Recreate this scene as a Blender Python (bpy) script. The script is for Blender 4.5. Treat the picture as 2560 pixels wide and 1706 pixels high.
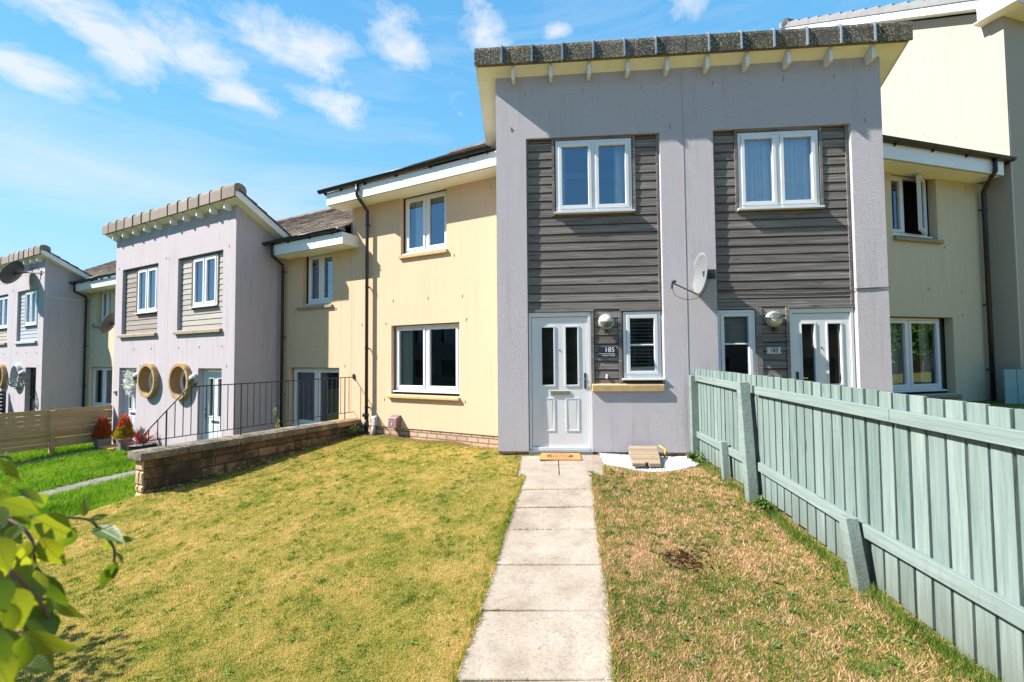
import bpy, math, random
import numpy as np
from mathutils import Vector, Matrix
R = math.radians
rng = random.Random(7)
npr = np.random.default_rng(11)
sc = bpy.context.scene
for o in list(bpy.data.objects): bpy.data.objects.remove(o)
COL = sc.collection

# ------------------------------------------------------------------ camera
cam_d = bpy.data.cameras.new('camera'); cam = bpy.data.objects.new('camera', cam_d); COL.objects.link(cam)
cam_d.sensor_width = 36; cam_d.lens = 16.0; cam_d.clip_start = .05; cam_d.clip_end = 3000
rx, ux, wx = Vector((.996776, .079814, -.008197)), Vector((.011226, -.037578, .999231)), Vector((-.079445, .996101, .038353))
M3 = Matrix((rx, ux, -wx)).transposed()
cam.matrix_world = Matrix.Translation((0, 0, 1.383)) @ M3.to_4x4()
cam_d.dof.use_dof = True; cam_d.dof.focus_distance = 7.0; cam_d.dof.aperture_fstop = 4.0
sc.camera = cam

# ------------------------------------------------------------------ view, sky, sun
sc.view_settings.view_transform = 'Standard'; sc.view_settings.look = 'None'
sc.view_settings.exposure = 1.3; sc.view_settings.gamma = 1
sc.cycles.max_bounces = 8; sc.cycles.transparent_max_bounces = 16
SUN_AZ, SUN_EL = 10.5, 43.0          # light travels towards +X, slightly towards the houses
sd = Vector((math.cos(R(SUN_AZ)) * math.cos(R(SUN_EL)), math.sin(R(SUN_AZ)) * math.cos(R(SUN_EL)), -math.sin(R(SUN_EL))))
sun_d = bpy.data.lights.new('sun', 'SUN'); sun_d.energy = 5.0; sun_d.angle = R(.5); sun_d.color = (1, .95, .87)
sun = bpy.data.objects.new('sun', sun_d); COL.objects.link(sun); sun.rotation_euler = sd.to_track_quat('-Z', 'Y').to_euler(); sun.location = (-20, -5, 25)

W = bpy.data.worlds.new("World"); sc.world = W; W.use_nodes = True
nt = W.node_tree; nt.nodes.clear()
def N(nt, t, **k):
    n = nt.nodes.new(t)
    for a, b in k.items():
        if a == 'inp':
            for i, v in b.items(): n.inputs[i].default_value = v
        else: setattr(n, a, b)
    return n
def L(nt, a, b): nt.links.new(a, b)
def mth(nt, op, a, b=None, c=None, clamp=False):
    n = nt.nodes.new('ShaderNodeMath'); n.operation = op; n.use_clamp = clamp
    for i, v in enumerate((a, b, c)):
        if v is None: continue
        if isinstance(v, (int, float)): n.inputs[i].default_value = v
        else: nt.links.new(v, n.inputs[i])
    return n.outputs[0]
def mixc(nt, fac, a, b, blend='MIX'):
    n = nt.nodes.new('ShaderNodeMix'); n.data_type = 'RGBA'; n.blend_type = blend
    for i, v in ((0, fac), (6, a), (7, b)):
        if isinstance(v, (int, float)): n.inputs[i].default_value = v
        elif isinstance(v, tuple): n.inputs[i].default_value = (*v, 1) if len(v) == 3 else v
        else: nt.links.new(v, n.inputs[i])
    return n.outputs[2]
def ramp(nt, fac, stops, interp='LINEAR'):
    n = nt.nodes.new('ShaderNodeValToRGB'); cr = n.color_ramp; cr.interpolation = interp
    while len(cr.elements) < len(stops): cr.elements.new(.5)
    for e, (p, c) in zip(cr.elements, stops):
        e.position = p; e.color = (*c, 1) if len(c) == 3 else c
    nt.links.new(fac, n.inputs[0]); return n.outputs[0]
sky = N(nt, 'ShaderNodeTexSky', sky_type='NISHITA', sun_disc=False, sun_elevation=R(SUN_EL), sun_rotation=R(270 - SUN_AZ), altitude=50, air_density=1.0, dust_density=.3, ozone_density=2.0)
tc = N(nt, 'ShaderNodeTexCoord'); sep = N(nt, 'ShaderNodeSeparateXYZ'); L(nt, tc.outputs['Generated'], sep.inputs[0])
X_, Y_, Z_ = sep.outputs
az = mth(nt, 'MULTIPLY', mth(nt, 'ARCTAN2', X_, Y_), 57.2958); el = mth(nt, 'MULTIPLY', mth(nt, 'ARCSINE', Z_), 57.2958)
cmb = N(nt, 'ShaderNodeCombineXYZ'); L(nt, mth(nt, 'ADD', mth(nt, 'MULTIPLY', az, .085), 3.7), cmb.inputs[0]); L(nt, mth(nt, 'ADD', mth(nt, 'MULTIPLY', el, .125), mth(nt, 'MULTIPLY', az, .02)), cmb.inputs[1])
mpw = N(nt, 'ShaderNodeMapping'); mpw.inputs['Scale'].default_value = (1, 1, 1.9); mpw.inputs['Location'].default_value = (5.3, 1.1, .4); L(nt, tc.outputs['Generated'], mpw.inputs[0])
n1 = N(nt, 'ShaderNodeTexNoise', inp={'Scale': 9.5, 'Detail': 10, 'Roughness': .62, 'Distortion': .25}); L(nt, mpw.outputs[0], n1.inputs['Vector'])
def blob(a, e, ra, re, rot=0.0):
    da = mth(nt, 'SUBTRACT', az, a); de = mth(nt, 'SUBTRACT', el, e)
    c, s = math.cos(R(rot)), math.sin(R(rot))
    u = mth(nt, 'DIVIDE', mth(nt, 'ADD', mth(nt, 'MULTIPLY', da, c), mth(nt, 'MULTIPLY', de, s)), ra)
    v = mth(nt, 'DIVIDE', mth(nt, 'SUBTRACT', mth(nt, 'MULTIPLY', de, c), mth(nt, 'MULTIPLY', da, s)), re)
    d2 = mth(nt, 'ADD', mth(nt, 'MULTIPLY', u, u), mth(nt, 'MULTIPLY', v, v))
    return mth(nt, 'EXPONENT', mth(nt, 'MULTIPLY', d2, -1.0))
puffs = None
for b in ((-46, 29, 9, 3.2, -8), (-39, 29.5, 9, 3.0, -20), (-30, 32.5, 7, 3.6, -10), (-27, 28, 8, 2.2, -15), (-18.5, 35, 4.5, 3.4, -40), (-8, 37, 4.5, 3.2, -30), (1.9, 36.2, 2.4, 1.0, 0), (18, 37, 3, 2.4, 0), (-52, 24, 6, 2.0, 0)):
    q = blob(*b); puffs = q if puffs is None else mth(nt, 'MAXIMUM', puffs, q)
wisp = mth(nt, 'MAXIMUM', blob(-45, 18, 16, 4.0, 0), blob(-33, 16, 12, 3.0, -6))
m1 = mth(nt, 'SUBTRACT', mth(nt, 'ADD', n1.outputs[0], mth(nt, 'MULTIPLY', puffs, .40)), .675)
m1 = mth(nt, 'MULTIPLY', m1, 3.8, clamp=True)
n2 = N(nt, 'ShaderNodeTexNoise', inp={'Scale': .8, 'Detail': 6, 'Roughness': .6, 'Distortion': .8}); 
cm2 = N(nt, 'ShaderNodeCombineXYZ'); L(nt, mth(nt, 'MULTIPLY', az, .04), cm2.inputs[0]); L(nt, mth(nt, 'MULTIPLY', el, .25), cm2.inputs[1]); L(nt, cm2.outputs[0], n2.inputs['Vector'])
m2 = mth(nt, 'MULTIPLY', mth(nt, 'SUBTRACT', mth(nt, 'ADD', n2.outputs[0], mth(nt, 'MULTIPLY', wisp, .36)), .50), 2.0, clamp=True)
cloud = mth(nt, 'MAXIMUM', mth(nt, 'MULTIPLY', m1, .82), mth(nt, 'MULTIPLY', m2, .5))
cloud = mth(nt, 'MULTIPLY', cloud, mth(nt, 'MULTIPLY', Z_, 6.0, clamp=True))
skyc = mixc(nt, 1.0, sky.outputs[0], (.72, 1.12, 1.34), 'MULTIPLY')
grad = ramp(nt, Z_, [(0.0, (.50, .66, .80)), (.22, (.35, .66, .88)), (.45, (.18, .53, .86)), (.75, (.10, .38, .76))])
skyc = mixc(nt, .72, skyc, mixc(nt, 1.0, grad, (10, 10, 10), 'MULTIPLY'))
fin = mixc(nt, cloud, skyc, (7.0, 7.3, 7.8))
bg = N(nt, 'ShaderNodeBackground', inp={'Strength': .054}); L(nt, fin, bg.inputs[0])
wo = N(nt, 'ShaderNodeOutputWorld'); L(nt, bg.outputs[0], wo.inputs[0])

# ------------------------------------------------------------------ frames and mesh helpers
FR = {'M': ((0, 7.04), 0.0), 'L': ((-.79, 8.25), -23.6), 'R': ((4.97, 8.25), 20.1), 'W': ((0, 0), 0.0)}
def tow(fr, x, y, z=0.0):
    (ox, oy), a = FR[fr]; c, s = math.cos(R(a)), math.sin(R(a))
    return (ox + x * c - y * s, oy + x * s + y * c, z)
def tol(fr, X, Y):
    (ox, oy), a = FR[fr]; c, s = math.cos(R(a)), math.sin(R(a)); dx, dy = X - ox, Y - oy
    return dx * c + dy * s, -dx * s + dy * c
def tag(o, label=None, cat=None, group=None, kind=None):
    if label: o['label'] = label
    if cat: o['category'] = cat
    if group: o['group'] = group
    if kind: o['kind'] = kind
    return o
BASE = {}; PF = [None]
def wmat(fr, base): return Matrix.Translation(tow(fr, *base)) @ Matrix.Rotation(R(FR[fr][1]), 4, 'Z')
def thing(name, label, cat, fr, base, group=None):
    o = bpy.data.objects.new(name, None); COL.objects.link(o); o.empty_display_size = .2
    o.location = tow(fr, *base); o.rotation_euler = (0, 0, R(FR[fr][1])); BASE[o] = (fr, base)
    return tag(o, label, cat, group)
class MB:
    def __init__(s): s.v = []; s.f = []
    def add(s, vs, fs):
        n = len(s.v); s.v += [tuple(v) for v in vs]; s.f += [tuple(i + n for i in f) for f in fs]; return s
    def box(s, x0, x1, y0, y1, z0, z1):
        return s.hexa([(x0, y0, z0), (x1, y0, z0), (x1, y1, z0), (x0, y1, z0), (x0, y0, z1), (x1, y0, z1), (x1, y1, z1), (x0, y1, z1)])
    def hexa(s, v):
        return s.add(v, [(0, 3, 2, 1), (4, 5, 6, 7), (0, 1, 5, 4), (1, 2, 6, 5), (2, 3, 7, 6), (3, 0, 4, 7)])
    def quad(s, a, b, c, d): return s.add([a, b, c, d], [(0, 1, 2, 3)])
    def prism_x(s, poly, x0, x1):       # poly of (y, z)
        n = len(poly); vs = [(x0, y, z) for y, z in poly] + [(x1, y, z) for y, z in poly]
        fs = [(i, (i + 1) % n, n + (i + 1) % n, n + i) for i in range(n)] + [tuple(range(n))[::-1], tuple(range(n, 2 * n))]
        return s.add(vs, fs)
    def tube(s, pts, r, n=8, caps=True):
        pts = [Vector(p) for p in pts]; rs = r if isinstance(r, (list, tuple)) else [r] * len(pts); base = len(s.v)
        for i, p in enumerate(pts):
            d = (pts[min(i + 1, len(pts) - 1)] - pts[max(i - 1, 0)]).normalized()
            a = d.cross(Vector((0, 0, 1)));
            if a.length < .05: a = d.cross(Vector((0, 1, 0)))
            a.normalize(); b = d.cross(a)
            if i and (a.dot(pa) < 0): a, b = -a, -b
            pa = a
            for k in range(n):
                t = 2 * math.pi * k / n; s.v.append(tuple(p + (a * math.cos(t) + b * math.sin(t)) * rs[i]))
        for i in range(len(pts) - 1):
            for k in range(n):
                k2 = (k + 1) % n; s.f.append((base + i * n + k, base + i * n + k2, base + (i + 1) * n + k2, base + (i + 1) * n + k))
        if caps: s.f.append(tuple(base + k for k in range(n))[::-1]); s.f.append(tuple(base + (len(pts) - 1) * n + k for k in range(n)))
        return s
    def lathe(s, prof, c, axis=(0, 0, 1), n=20, sc_=(1, 1)):   # prof (radius, height)
        ax = Vector(axis).normalized(); a = ax.cross(Vector((0, 0, 1)));
        if a.length < .01: a = Vector((1, 0, 0))
        a.normalize(); b = ax.cross(a); base = len(s.v); c = Vector(c)
        for r, h in prof:
            for k in range(n):
                t = 2 * math.pi * k / n; s.v.append(tuple(c + ax * h + a * (math.cos(t) * r * sc_[0]) + b * (math.sin(t) * r * sc_[1])))
        for i in range(len(prof) - 1):
            for k in range(n):
                k2 = (k + 1) % n; s.f.append((base + i * n + k, base + i * n + k2, base + (i + 1) * n + k2, base + (i + 1) * n + k))
        return s
    def build(s, name, m, parent=None, fr='W', base=(0, 0, 0), label=None, smooth=False, bevel=0):
        tgt = None
        if parent is not None:
            fr, base = BASE[parent]
            if PF[0] and PF[0] != fr:
                tgt = wmat(PF[0], (0, 0, 0)); rel = wmat(fr, base).inverted() @ tgt; fr, base = PF[0], (0, 0, 0)
        me = bpy.data.meshes.new(name)
        me.from_pydata([(v[0] - base[0], v[1] - base[1], v[2] - base[2]) for v in s.v], [], s.f); me.update()
        o = bpy.data.objects.new(name, me); COL.objects.link(o); me.materials.append(m)
        if smooth:
            me.polygons.foreach_set('use_smooth', [True] * len(me.polygons))
        BASE[o] = (fr, base)
        if parent is not None:
            o.parent = parent
            if tgt is not None: o.matrix_local = rel
        else: o.location = tow(fr, *base); o.rotation_euler = (0, 0, R(FR[fr][1]))
        if bevel:
            b = o.modifiers.new('bevel', 'BEVEL'); b.width = bevel; b.segments = 1; b.limit_method = 'ANGLE'
        if label: o['label'] = label
        return o

# ------------------------------------------------------------------ materials
def newmat(name):
    m = bpy.data.materials.new(name); m.use_nodes = True; t = m.node_tree; t.nodes.clear()
    o = t.nodes.new('ShaderNodeOutputMaterial'); p = t.nodes.new('ShaderNodeBsdfPrincipled'); t.links.new(p.outputs[0], o.inputs[0])
    return m, t, p, o
def noise(t, vec, scale, detail=4, rough=.5, dist=0.0):
    n = N(t, 'ShaderNodeTexNoise', inp={'Scale': scale, 'Detail': detail, 'Roughness': rough, 'Distortion': dist}); t.links.new(vec, n.inputs['Vector']); return n.outputs[0]
def mapped(t, scale=(1, 1, 1), coord='Object', loc=(0, 0, 0)):
    c = N(t, 'ShaderNodeTexCoord'); m = N(t, 'ShaderNodeMapping'); m.inputs['Scale'].default_value = scale; m.inputs['Location'].default_value = loc
    t.links.new(c.outputs[coord], m.inputs[0]); return m.outputs[0]
def bump(t, p, h, strength=.5, dist=.01):
    b = N(t, 'ShaderNodeBump', inp={'Strength': strength, 'Distance': dist}); t.links.new(h, b.inputs['Height']); t.links.new(b.outputs[0], p.inputs['Normal'])
def rise(t, fac, a, b): return mth(t, 'DIVIDE', mth(t, 'SUBTRACT', fac, a), b - a, clamp=True)
def plain(name, col, rough=.5, var=.0, vs=6, bmp=0, bs=60, metal=0, spec=.5):
    m, t, p, o = newmat(name); p.inputs['Roughness'].default_value = rough; p.inputs['Metallic'].default_value = metal
    p.inputs['Specular IOR Level'].default_value = spec
    v = mapped(t)
    if var:
        n = noise(t, v, vs, 5, .6); d = tuple(c * (1 - var) for c in col); u = tuple(min(1, c * (1 + var)) for c in col)
        t.links.new(mixc(t, rise(t, n, .3, .7), d, u), p.inputs['Base Color'])
    else: p.inputs['Base Color'].default_value = (*col, 1)
    if bmp: bump(t, p, noise(t, v, bs, 4, .6), bmp, .01)
    return m
def render_mat(name, col, dirt, grain=70, gs=.55, stain=.35, dist=.006):
    m, t, p, o = newmat(name); p.inputs['Roughness'].default_value = .95; p.inputs['Specular IOR Level'].default_value = .15
    v = mapped(t); 
    big = noise(t, v, .9, 5, .6); streak = noise(t, mapped(t, (9, 9, .55)), 1.0, 5, .65); fine = noise(t, v, 14, 4, .6)
    f = mth(t, 'MULTIPLY', rise(t, streak, .5, .78), rise(t, big, .38, .66))
    c = mixc(t, mth(t, 'MULTIPLY', f, stain), col, dirt)
    c = mixc(t, mth(t, 'MULTIPLY', rise(t, big, .35, .7), .22), c, tuple(min(1, x * 1.12) for x in col))
    sp = noise(t, v, 190, 3, .6)
    c = mixc(t, mth(t, 'MULTIPLY', rise(t, sp, .42, .3), .30), c, tuple(x * .55 for x in col))
    c = mixc(t, mth(t, 'MULTIPLY', fine, .14), c, tuple(x * .8 for x in col))
    t.links.new(c, p.inputs['Base Color'])
    vo = N(t, 'ShaderNodeTexVoronoi', inp={'Scale': grain}); t.links.new(v, vo.inputs['Vector'])
    h = mth(t, 'ADD', noise(t, v, grain * 1.3, 4, .7), mth(t, 'MULTIPLY', vo.outputs[0], .6))
    bump(t, p, h, gs, dist); return m
LAV = render_mat('lavender_render', (.62, .575, .615), (.29, .265, .275), 120, 1.0, .7, .016)
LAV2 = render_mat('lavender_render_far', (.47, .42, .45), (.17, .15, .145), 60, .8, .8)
CREAM = render_mat('cream_render', (.64, .46, .315), (.48, .28, .13), 95, .35, .6, .005)
CREAM2 = render_mat('pale_cream_render', (.56, .49, .36), (.27, .26, .21), 95, .25, .65, .005)
CREAM3 = render_mat('ivory_render', (.375, .34, .285), (.25, .215, .17), 95, .2, .5, .004)
UPVC = plain('white_upvc', (.72, .72, .735), .28, .03, 3)
PAINT = plain('white_paint', (.74, .73, .70), .5, .05, 8)
SOFF = plain('cream_soffit', (.86, .84, .70), .6, .06, 5)
BLACK = plain('black_plastic', (.018, .018, .02), .35, .2, 12)
IRON = plain('black_iron', (.02, .02, .022), .5, .3, 40, .3, 120)
STEEL = plain('steel', (.55, .54, .52), .3, .1, 20, metal=1)
STONE = plain('sandstone_sill', (.50, .335, .16), .9, .16, 14, .35, 90)
STONER = plain('shade_toned_ring_stone', (.36, .235, .115), .9, .2, 9, .35, 90)  # tan-brown stone, darkened all over to put the ring's inner shade into colour
STONE2 = plain('weathered_sandstone', (.30, .24, .16), .9, .22, 14, .35, 90)
STONEG = plain('grey_painted_stone', (.36, .39, .43), .8, .1, 14, .2, 90)
DKFR = plain('charcoal_paint', (.03, .032, .04), .4, .1, 10)
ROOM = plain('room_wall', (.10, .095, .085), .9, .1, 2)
CURT = plain('curtain_cloth', (.86, .88, .90), .9, .06, 8)
CURTG = plain('grey_green_curtain', (.62, .68, .62), .9, .06, 8)
BLIND = plain('blind_slat', (.62, .64, .62), .5, .04, 8)
BLINDD = plain('dark_blind_slat', (.16, .15, .14), .5, .04, 8)
CLIP = plain('zinc_clip', (.26, .30, .36), .45, .1, 20, metal=.4)
LAMPM = plain('grey_lamp_metal', (.33, .34, .315), .4, .12, 20)
LAMPG = plain('frosted_lamp_glass', (.50, .53, .44), .25, .04, 10)
LEAD = plain('lead_flashing', (.22, .24, .27), .6, .1, 9)
NAVY = plain('navy_sign', (.022, .032, .05), .3)
WHITE = plain('white_lettering', (.85, .85, .85), .5)
INK = plain('black_lettering', (.03, .03, .035), .6)
DISHG = plain('grey_dish', (.17, .182, .19), .45, .05, 6)
DISHD = plain('dark_mesh_dish', (.075, .078, .085), .6, .15, 30)
BROWNB = plain('maroon_box', (.20, .115, .115), .5, .12, 18)
POTG = plain('grey_planter', (.17, .165, .155), .8, .12, 10, .2, 60)
def glass_mat(name, tint=(.86, .9, .88), base=.17, k=1.6):
    m, t, p, o = newmat(name); t.nodes.remove(p)
    tr = N(t, 'ShaderNodeBsdfTransparent', inp={'Color': (*tint, 1)}); gl = N(t, 'ShaderNodeBsdfGlossy', inp={'Roughness': .004, 'Color': (.62, .78, 1, 1)})
    fr_ = N(t, 'ShaderNodeFresnel', inp={'IOR': 1.5}); f = mth(t, 'ADD', mth(t, 'MULTIPLY', fr_.outputs[0], k), base, clamp=True)
    v = mapped(t); b = N(t, 'ShaderNodeBump', inp={'Strength': .05, 'Distance': .02}); t.links.new(noise(t, v, 1.3, 2), b.inputs['Height']); t.links.new(b.outputs[0], gl.inputs['Normal'])
    mx = N(t, 'ShaderNodeMixShader'); t.links.new(f, mx.inputs[0]); t.links.new(tr.outputs[0], mx.inputs[1]); t.links.new(gl.outputs[0], mx.inputs[2]); t.links.new(mx.outputs[0], o.inputs[0]); return m
GLASS = glass_mat('window_glass')
def wood(name, cols, grainx=(2.2, 30, 38), board=.1325, axis='z', rough=.85, knots=.5, off=0.0, streak=.5):
    """weathered boards: a different tone for each board, grain running along it"""
    m, t, p, o = newmat(name); p.inputs['Roughness'].default_value = rough; p.inputs['Specular IOR Level'].default_value = .2
    c = N(t, 'ShaderNodeTexCoord'); s = N(t, 'ShaderNodeSeparateXYZ'); t.links.new(c.outputs['Object'], s.inputs[0])
    a = s.outputs[{'x': 0, 'y': 1, 'z': 2}[axis]]
    idx = mth(t, 'FLOOR', mth(t, 'DIVIDE', mth(t, 'ADD', a, off), board))
    wn = N(t, 'ShaderNodeTexWhiteNoise', noise_dimensions='1D'); t.links.new(idx, wn.inputs['W'])
    mp = N(t, 'ShaderNodeMapping'); mp.inputs['Scale'].default_value = grainx; t.links.new(c.outputs['Object'], mp.inputs[0])
    av = N(t, 'ShaderNodeVectorMath', operation='ADD'); t.links.new(mp.outputs[0], av.inputs[0])
    cb = N(t, 'ShaderNodeCombineXYZ'); 
    for i in range(3): t.links.new(mth(t, 'MULTIPLY', wn.outputs[0], 37.0 + i), cb.inputs[i])
    t.links.new(cb.outputs[0], av.inputs[1])
    g = noise(t, av.outputs[0], 1.0, 6, .62, .7)
    big = noise(t, mapped(t, tuple(q * .16 for q in grainx)), 1.0, 4, .6)
    f = mth(t, 'ADD', mth(t, 'MULTIPLY', wn.outputs[0], .42 if streak < .9 else .30), mth(t, 'ADD', mth(t, 'MULTIPLY', mth(t, 'SUBTRACT', rise(t, g, .3, .7), .0 if streak < .9 else .25), streak), mth(t, 'MULTIPLY', mth(t, 'SUBTRACT', big, .5), .7)), clamp=True)
    col = ramp(t, f, [(0, cols[0]), (.5, cols[1]), (1, cols[2])])
    if knots:
        vo = N(t, 'ShaderNodeTexVoronoi', inp={'Scale': 1.0}); mk = mapped(t, tuple(min(9, q) * .9 for q in grainx)); t.links.new(mk, vo.inputs['Vector'])
        col = mixc(t, mth(t, 'MULTIPLY', rise(t, vo.outputs[0], .13, .05), knots), col, tuple(x * .4 for x in cols[0]))
    if name.startswith('sage'):
        gr = rise(t, mth(t, 'SUBTRACT', s.outputs[2], mth(t, 'MULTIPLY', noise(t, mapped(t, (20, 20, 3)), 1.0, 4, .6), .55)), .12, -.25)
        col = mixc(t, mth(t, 'MULTIPLY', gr, .6), col, (.11, .115, .085))
    t.links.new(col, p.inputs['Base Color']); bump(t, p, g, .6, .008); return m
CLAD = wood('dark_weathered_cladding', ((.11, .092, .083), (.215, .187, .173), (.40, .36, .33)), (1.5, 30, 85), .1325, off=0, streak=.95, knots=.7)
CLADL = wood('silvered_cladding', ((.28, .25, .23), (.40, .37, .34), (.50, .475, .45)), (1.6, 30, 70), .1325, off=.0275, knots=.3)
CLADB = wood('red_brown_cladding', ((.17, .11, .10), (.32, .27, .25), (.42, .39, .36)), (1.6, 30, 70), .1325, off=.0275, knots=.3)
CLADG = wood('grey_painted_cladding', ((.30, .33, .37), (.36, .39, .44), (.42, .45, .50)), (2, 30, 40), .1325, off=.0275, knots=0)
TEAL = wood('sage_green_fence_paint', ((.098, .140, .128), (.160, .212, .198), (.235, .29, .272)), (34, 34, 2.0), .126, 'y', .95, .75, off=0, streak=.62)
TEALR = wood('sage_green_rail_paint', ((.13, .172, .160), (.188, .238, .222), (.26, .312, .294)), (30, 1.6, 34), 9.0, 'y', .75, .5, off=3)
TEALD = plain('green_fence_paint', (.24, .38, .39), .7, .1, 12)
PINE = wood('yellow_pine_boards', ((.30, .19, .09), (.43, .28, .145), (.52, .36, .20)), (2.2, 2.2, 30), .137, 'z', .85, .9, off=0)
PALE = wood('pale_pine', ((.22, .16, .11), (.29, .215, .15), (.35, .27, .19)), (3, 40, 40), .17, 'y', .85, .6, off=3)
def tile_mat(name, c0, c1, c2, sx, lich=.0, lcol=(.55, .52, .38), orange=0.0):
    m, t, p, o = newmat(name); p.inputs['Roughness'].default_value = .9; p.inputs['Specular IOR Level'].default_value = .2
    c = N(t, 'ShaderNodeTexCoord'); s = N(t, 'ShaderNodeSeparateXYZ'); t.links.new(c.outputs['Object'], s.inputs[0])
    wn = N(t, 'ShaderNodeTexWhiteNoise', noise_dimensions='2D'); cb = N(t, 'ShaderNodeCombineXYZ')
    t.links.new(mth(t, 'FLOOR', mth(t, 'DIVIDE', s.outputs[0], sx)), cb.inputs[0]); t.links.new(mth(t, 'FLOOR', mth(t, 'DIVIDE', s.outputs[1], .285)), cb.inputs[1]); t.links.new(cb.outputs[0], wn.inputs['Vector'])
    v = mapped(t); n = noise(t, v, 9, 5, .65)
    col = ramp(t, mth(t, 'ADD', mth(t, 'MULTIPLY', wn.outputs[0], .5), mth(t, 'MULTIPLY', n, .6)), [(.1, c0), (.5, c1), (.95, c2)])
    if lich:
        l = noise(t, v, 34, 3, .75); l2 = noise(t, v, 3.5, 3, .6)
        col = mixc(t, mth(t, 'MULTIPLY', mth(t, 'MULTIPLY', rise(t, l, .54, .60), rise(t, l2, .30, .55)), lich), col, lcol)
        if orange:
            l3 = noise(t, mapped(t, loc=(4, 2, 1)), 22, 4, .7); l4 = noise(t, mapped(t, loc=(9, 2, 1)), 1.6, 2, .5)
            col = mixc(t, mth(t, 'MULTIPLY', mth(t, 'MULTIPLY', rise(t, l3, .54, .62), rise(t, l4, .55, .68)), orange), col, (.42, .27, .05))
    t.links.new(col, p.inputs['Base Color']); bump(t, p, noise(t, v, 60, 4, .7), .5, .01); return m
RIDGE = tile_mat('lichened_ridge_concrete', (.045, .04, .037), (.075, .066, .06), (.12, .105, .095), .465, .85, (.42, .40, .26), .9)
RIDGE2 = tile_mat('brown_ridge_concrete', (.19, .15, .13), (.27, .215, .185), (.34, .28, .24), .465, .15, (.4, .33, .2), .5)
TILE = tile_mat('mossy_brown_tiles', (.06, .045, .036), (.14, .105, .085), (.27, .21, .17), .30, .6, (.30, .27, .19))
TILED = tile_mat('dark_grey_tiles', (.045, .045, .05), (.07, .07, .076), (.11, .11, .115), .30, .1)
TILEG = plain('grey_verge_tiles', (.20, .20, .205), .8, .15, 6, .2, 60)
def masonry(name, c0, c1, c2, bw, bh, mortar, ms=.02, lich=0.0, grime=0.0):
    m, t, p, o = newmat(name); p.inputs['Roughness'].default_value = .95; p.inputs['Specular IOR Level'].default_value = .1
    c = N(t, 'ShaderNodeTexCoord'); s = N(t, 'ShaderNodeSeparateXYZ'); t.links.new(c.outputs['Object'], s.inputs[0])
    cb = N(t, 'ShaderNodeCombineXYZ'); t.links.new(mth(t, 'ADD', s.outputs[0], s.outputs[1]), cb.inputs[0]); t.links.new(s.outputs[2], cb.inputs[1])
    br = N(t, 'ShaderNodeTexBrick', offset=.42, squash=1.5, squash_frequency=3, inp={'Scale': 1.0, 'Brick Width': bw, 'Row Height': bh, 'Mortar Size': ms, 'Bias': 0.0, 'Mortar Smooth': .25,
        'Color1': (0, 0, 0, 1), 'Color2': (1, 1, 1, 1), 'Mortar': (.5, .5, .5, 1)}); t.links.new(cb.outputs[0], br.inputs['Vector'])
    v = mapped(t); n = noise(t, v, 5, 5, .6); f = N(t, 'ShaderNodeSeparateColor'); t.links.new(br.outputs[0], f.inputs[0])
    col = ramp(t, mth(t, 'ADD', mth(t, 'MULTIPLY', f.outputs[0], .5), mth(t, 'MULTIPLY', n, .6)), [(.1, c0), (.5, c1), (.95, c2)])
    col = mixc(t, mth(t, 'MULTIPLY', rise(t, noise(t, v, 38, 4, .7), .5, .7), .35), col, tuple(x * .5 for x in c0))
    col = mixc(t, br.outputs[1], col, mortar); 
    if lich: col = mixc(t, mth(t, 'MULTIPLY', rise(t, noise(t, v, 60, 3, .7), .6, .66), lich), col, (.6, .6, .55))
    if grime: col = mixc(t, mth(t, 'MULTIPLY', rise(t, noise(t, v, 2.2, 5, .65), .46, .60), grime), col, (.045, .038, .028))
    t.links.new(col, p.inputs['Base Color'])
    h = mth(t, 'ADD', mth(t, 'MULTIPLY', mth(t, 'SUBTRACT', 1.0, br.outputs[1]), 1.0), mth(t, 'MULTIPLY', noise(t, v, 26, 5, .7), .8)); bump(t, p, h, .8, .02); return m
BASEST = masonry('pink_stone_base', (.42, .25, .16), (.52, .34, .24), (.60, .43, .31), .24, .095, (.20, .16, .13), .012)
GWALL = masonry('buff_stone_wall', (.09, .05, .025), (.21, .125, .065), (.56, .34, .17), .36, .15, (.07, .055, .04), .012, .5, .75)
def coping_mat():
    m, t, p, o = newmat('lichened_coping'); p.inputs['Roughness'].default_value = .95
    v = mapped(t); n = noise(t, v, 4, 5, .65); col = ramp(t, n, [(.3, (.06, .05, .04)), (.5, (.13, .105, .075)), (.68, (.34, .24, .14))])
    col = mixc(t, mth(t, 'MULTIPLY', rise(t, noise(t, v, 55, 3, .7), .6, .65), .8), col, (.6, .6, .55))
    t.links.new(col, p.inputs['Base Color']); bump(t, p, noise(t, v, 50, 4, .7), .6, .01); return m
COPE = coping_mat()
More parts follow.
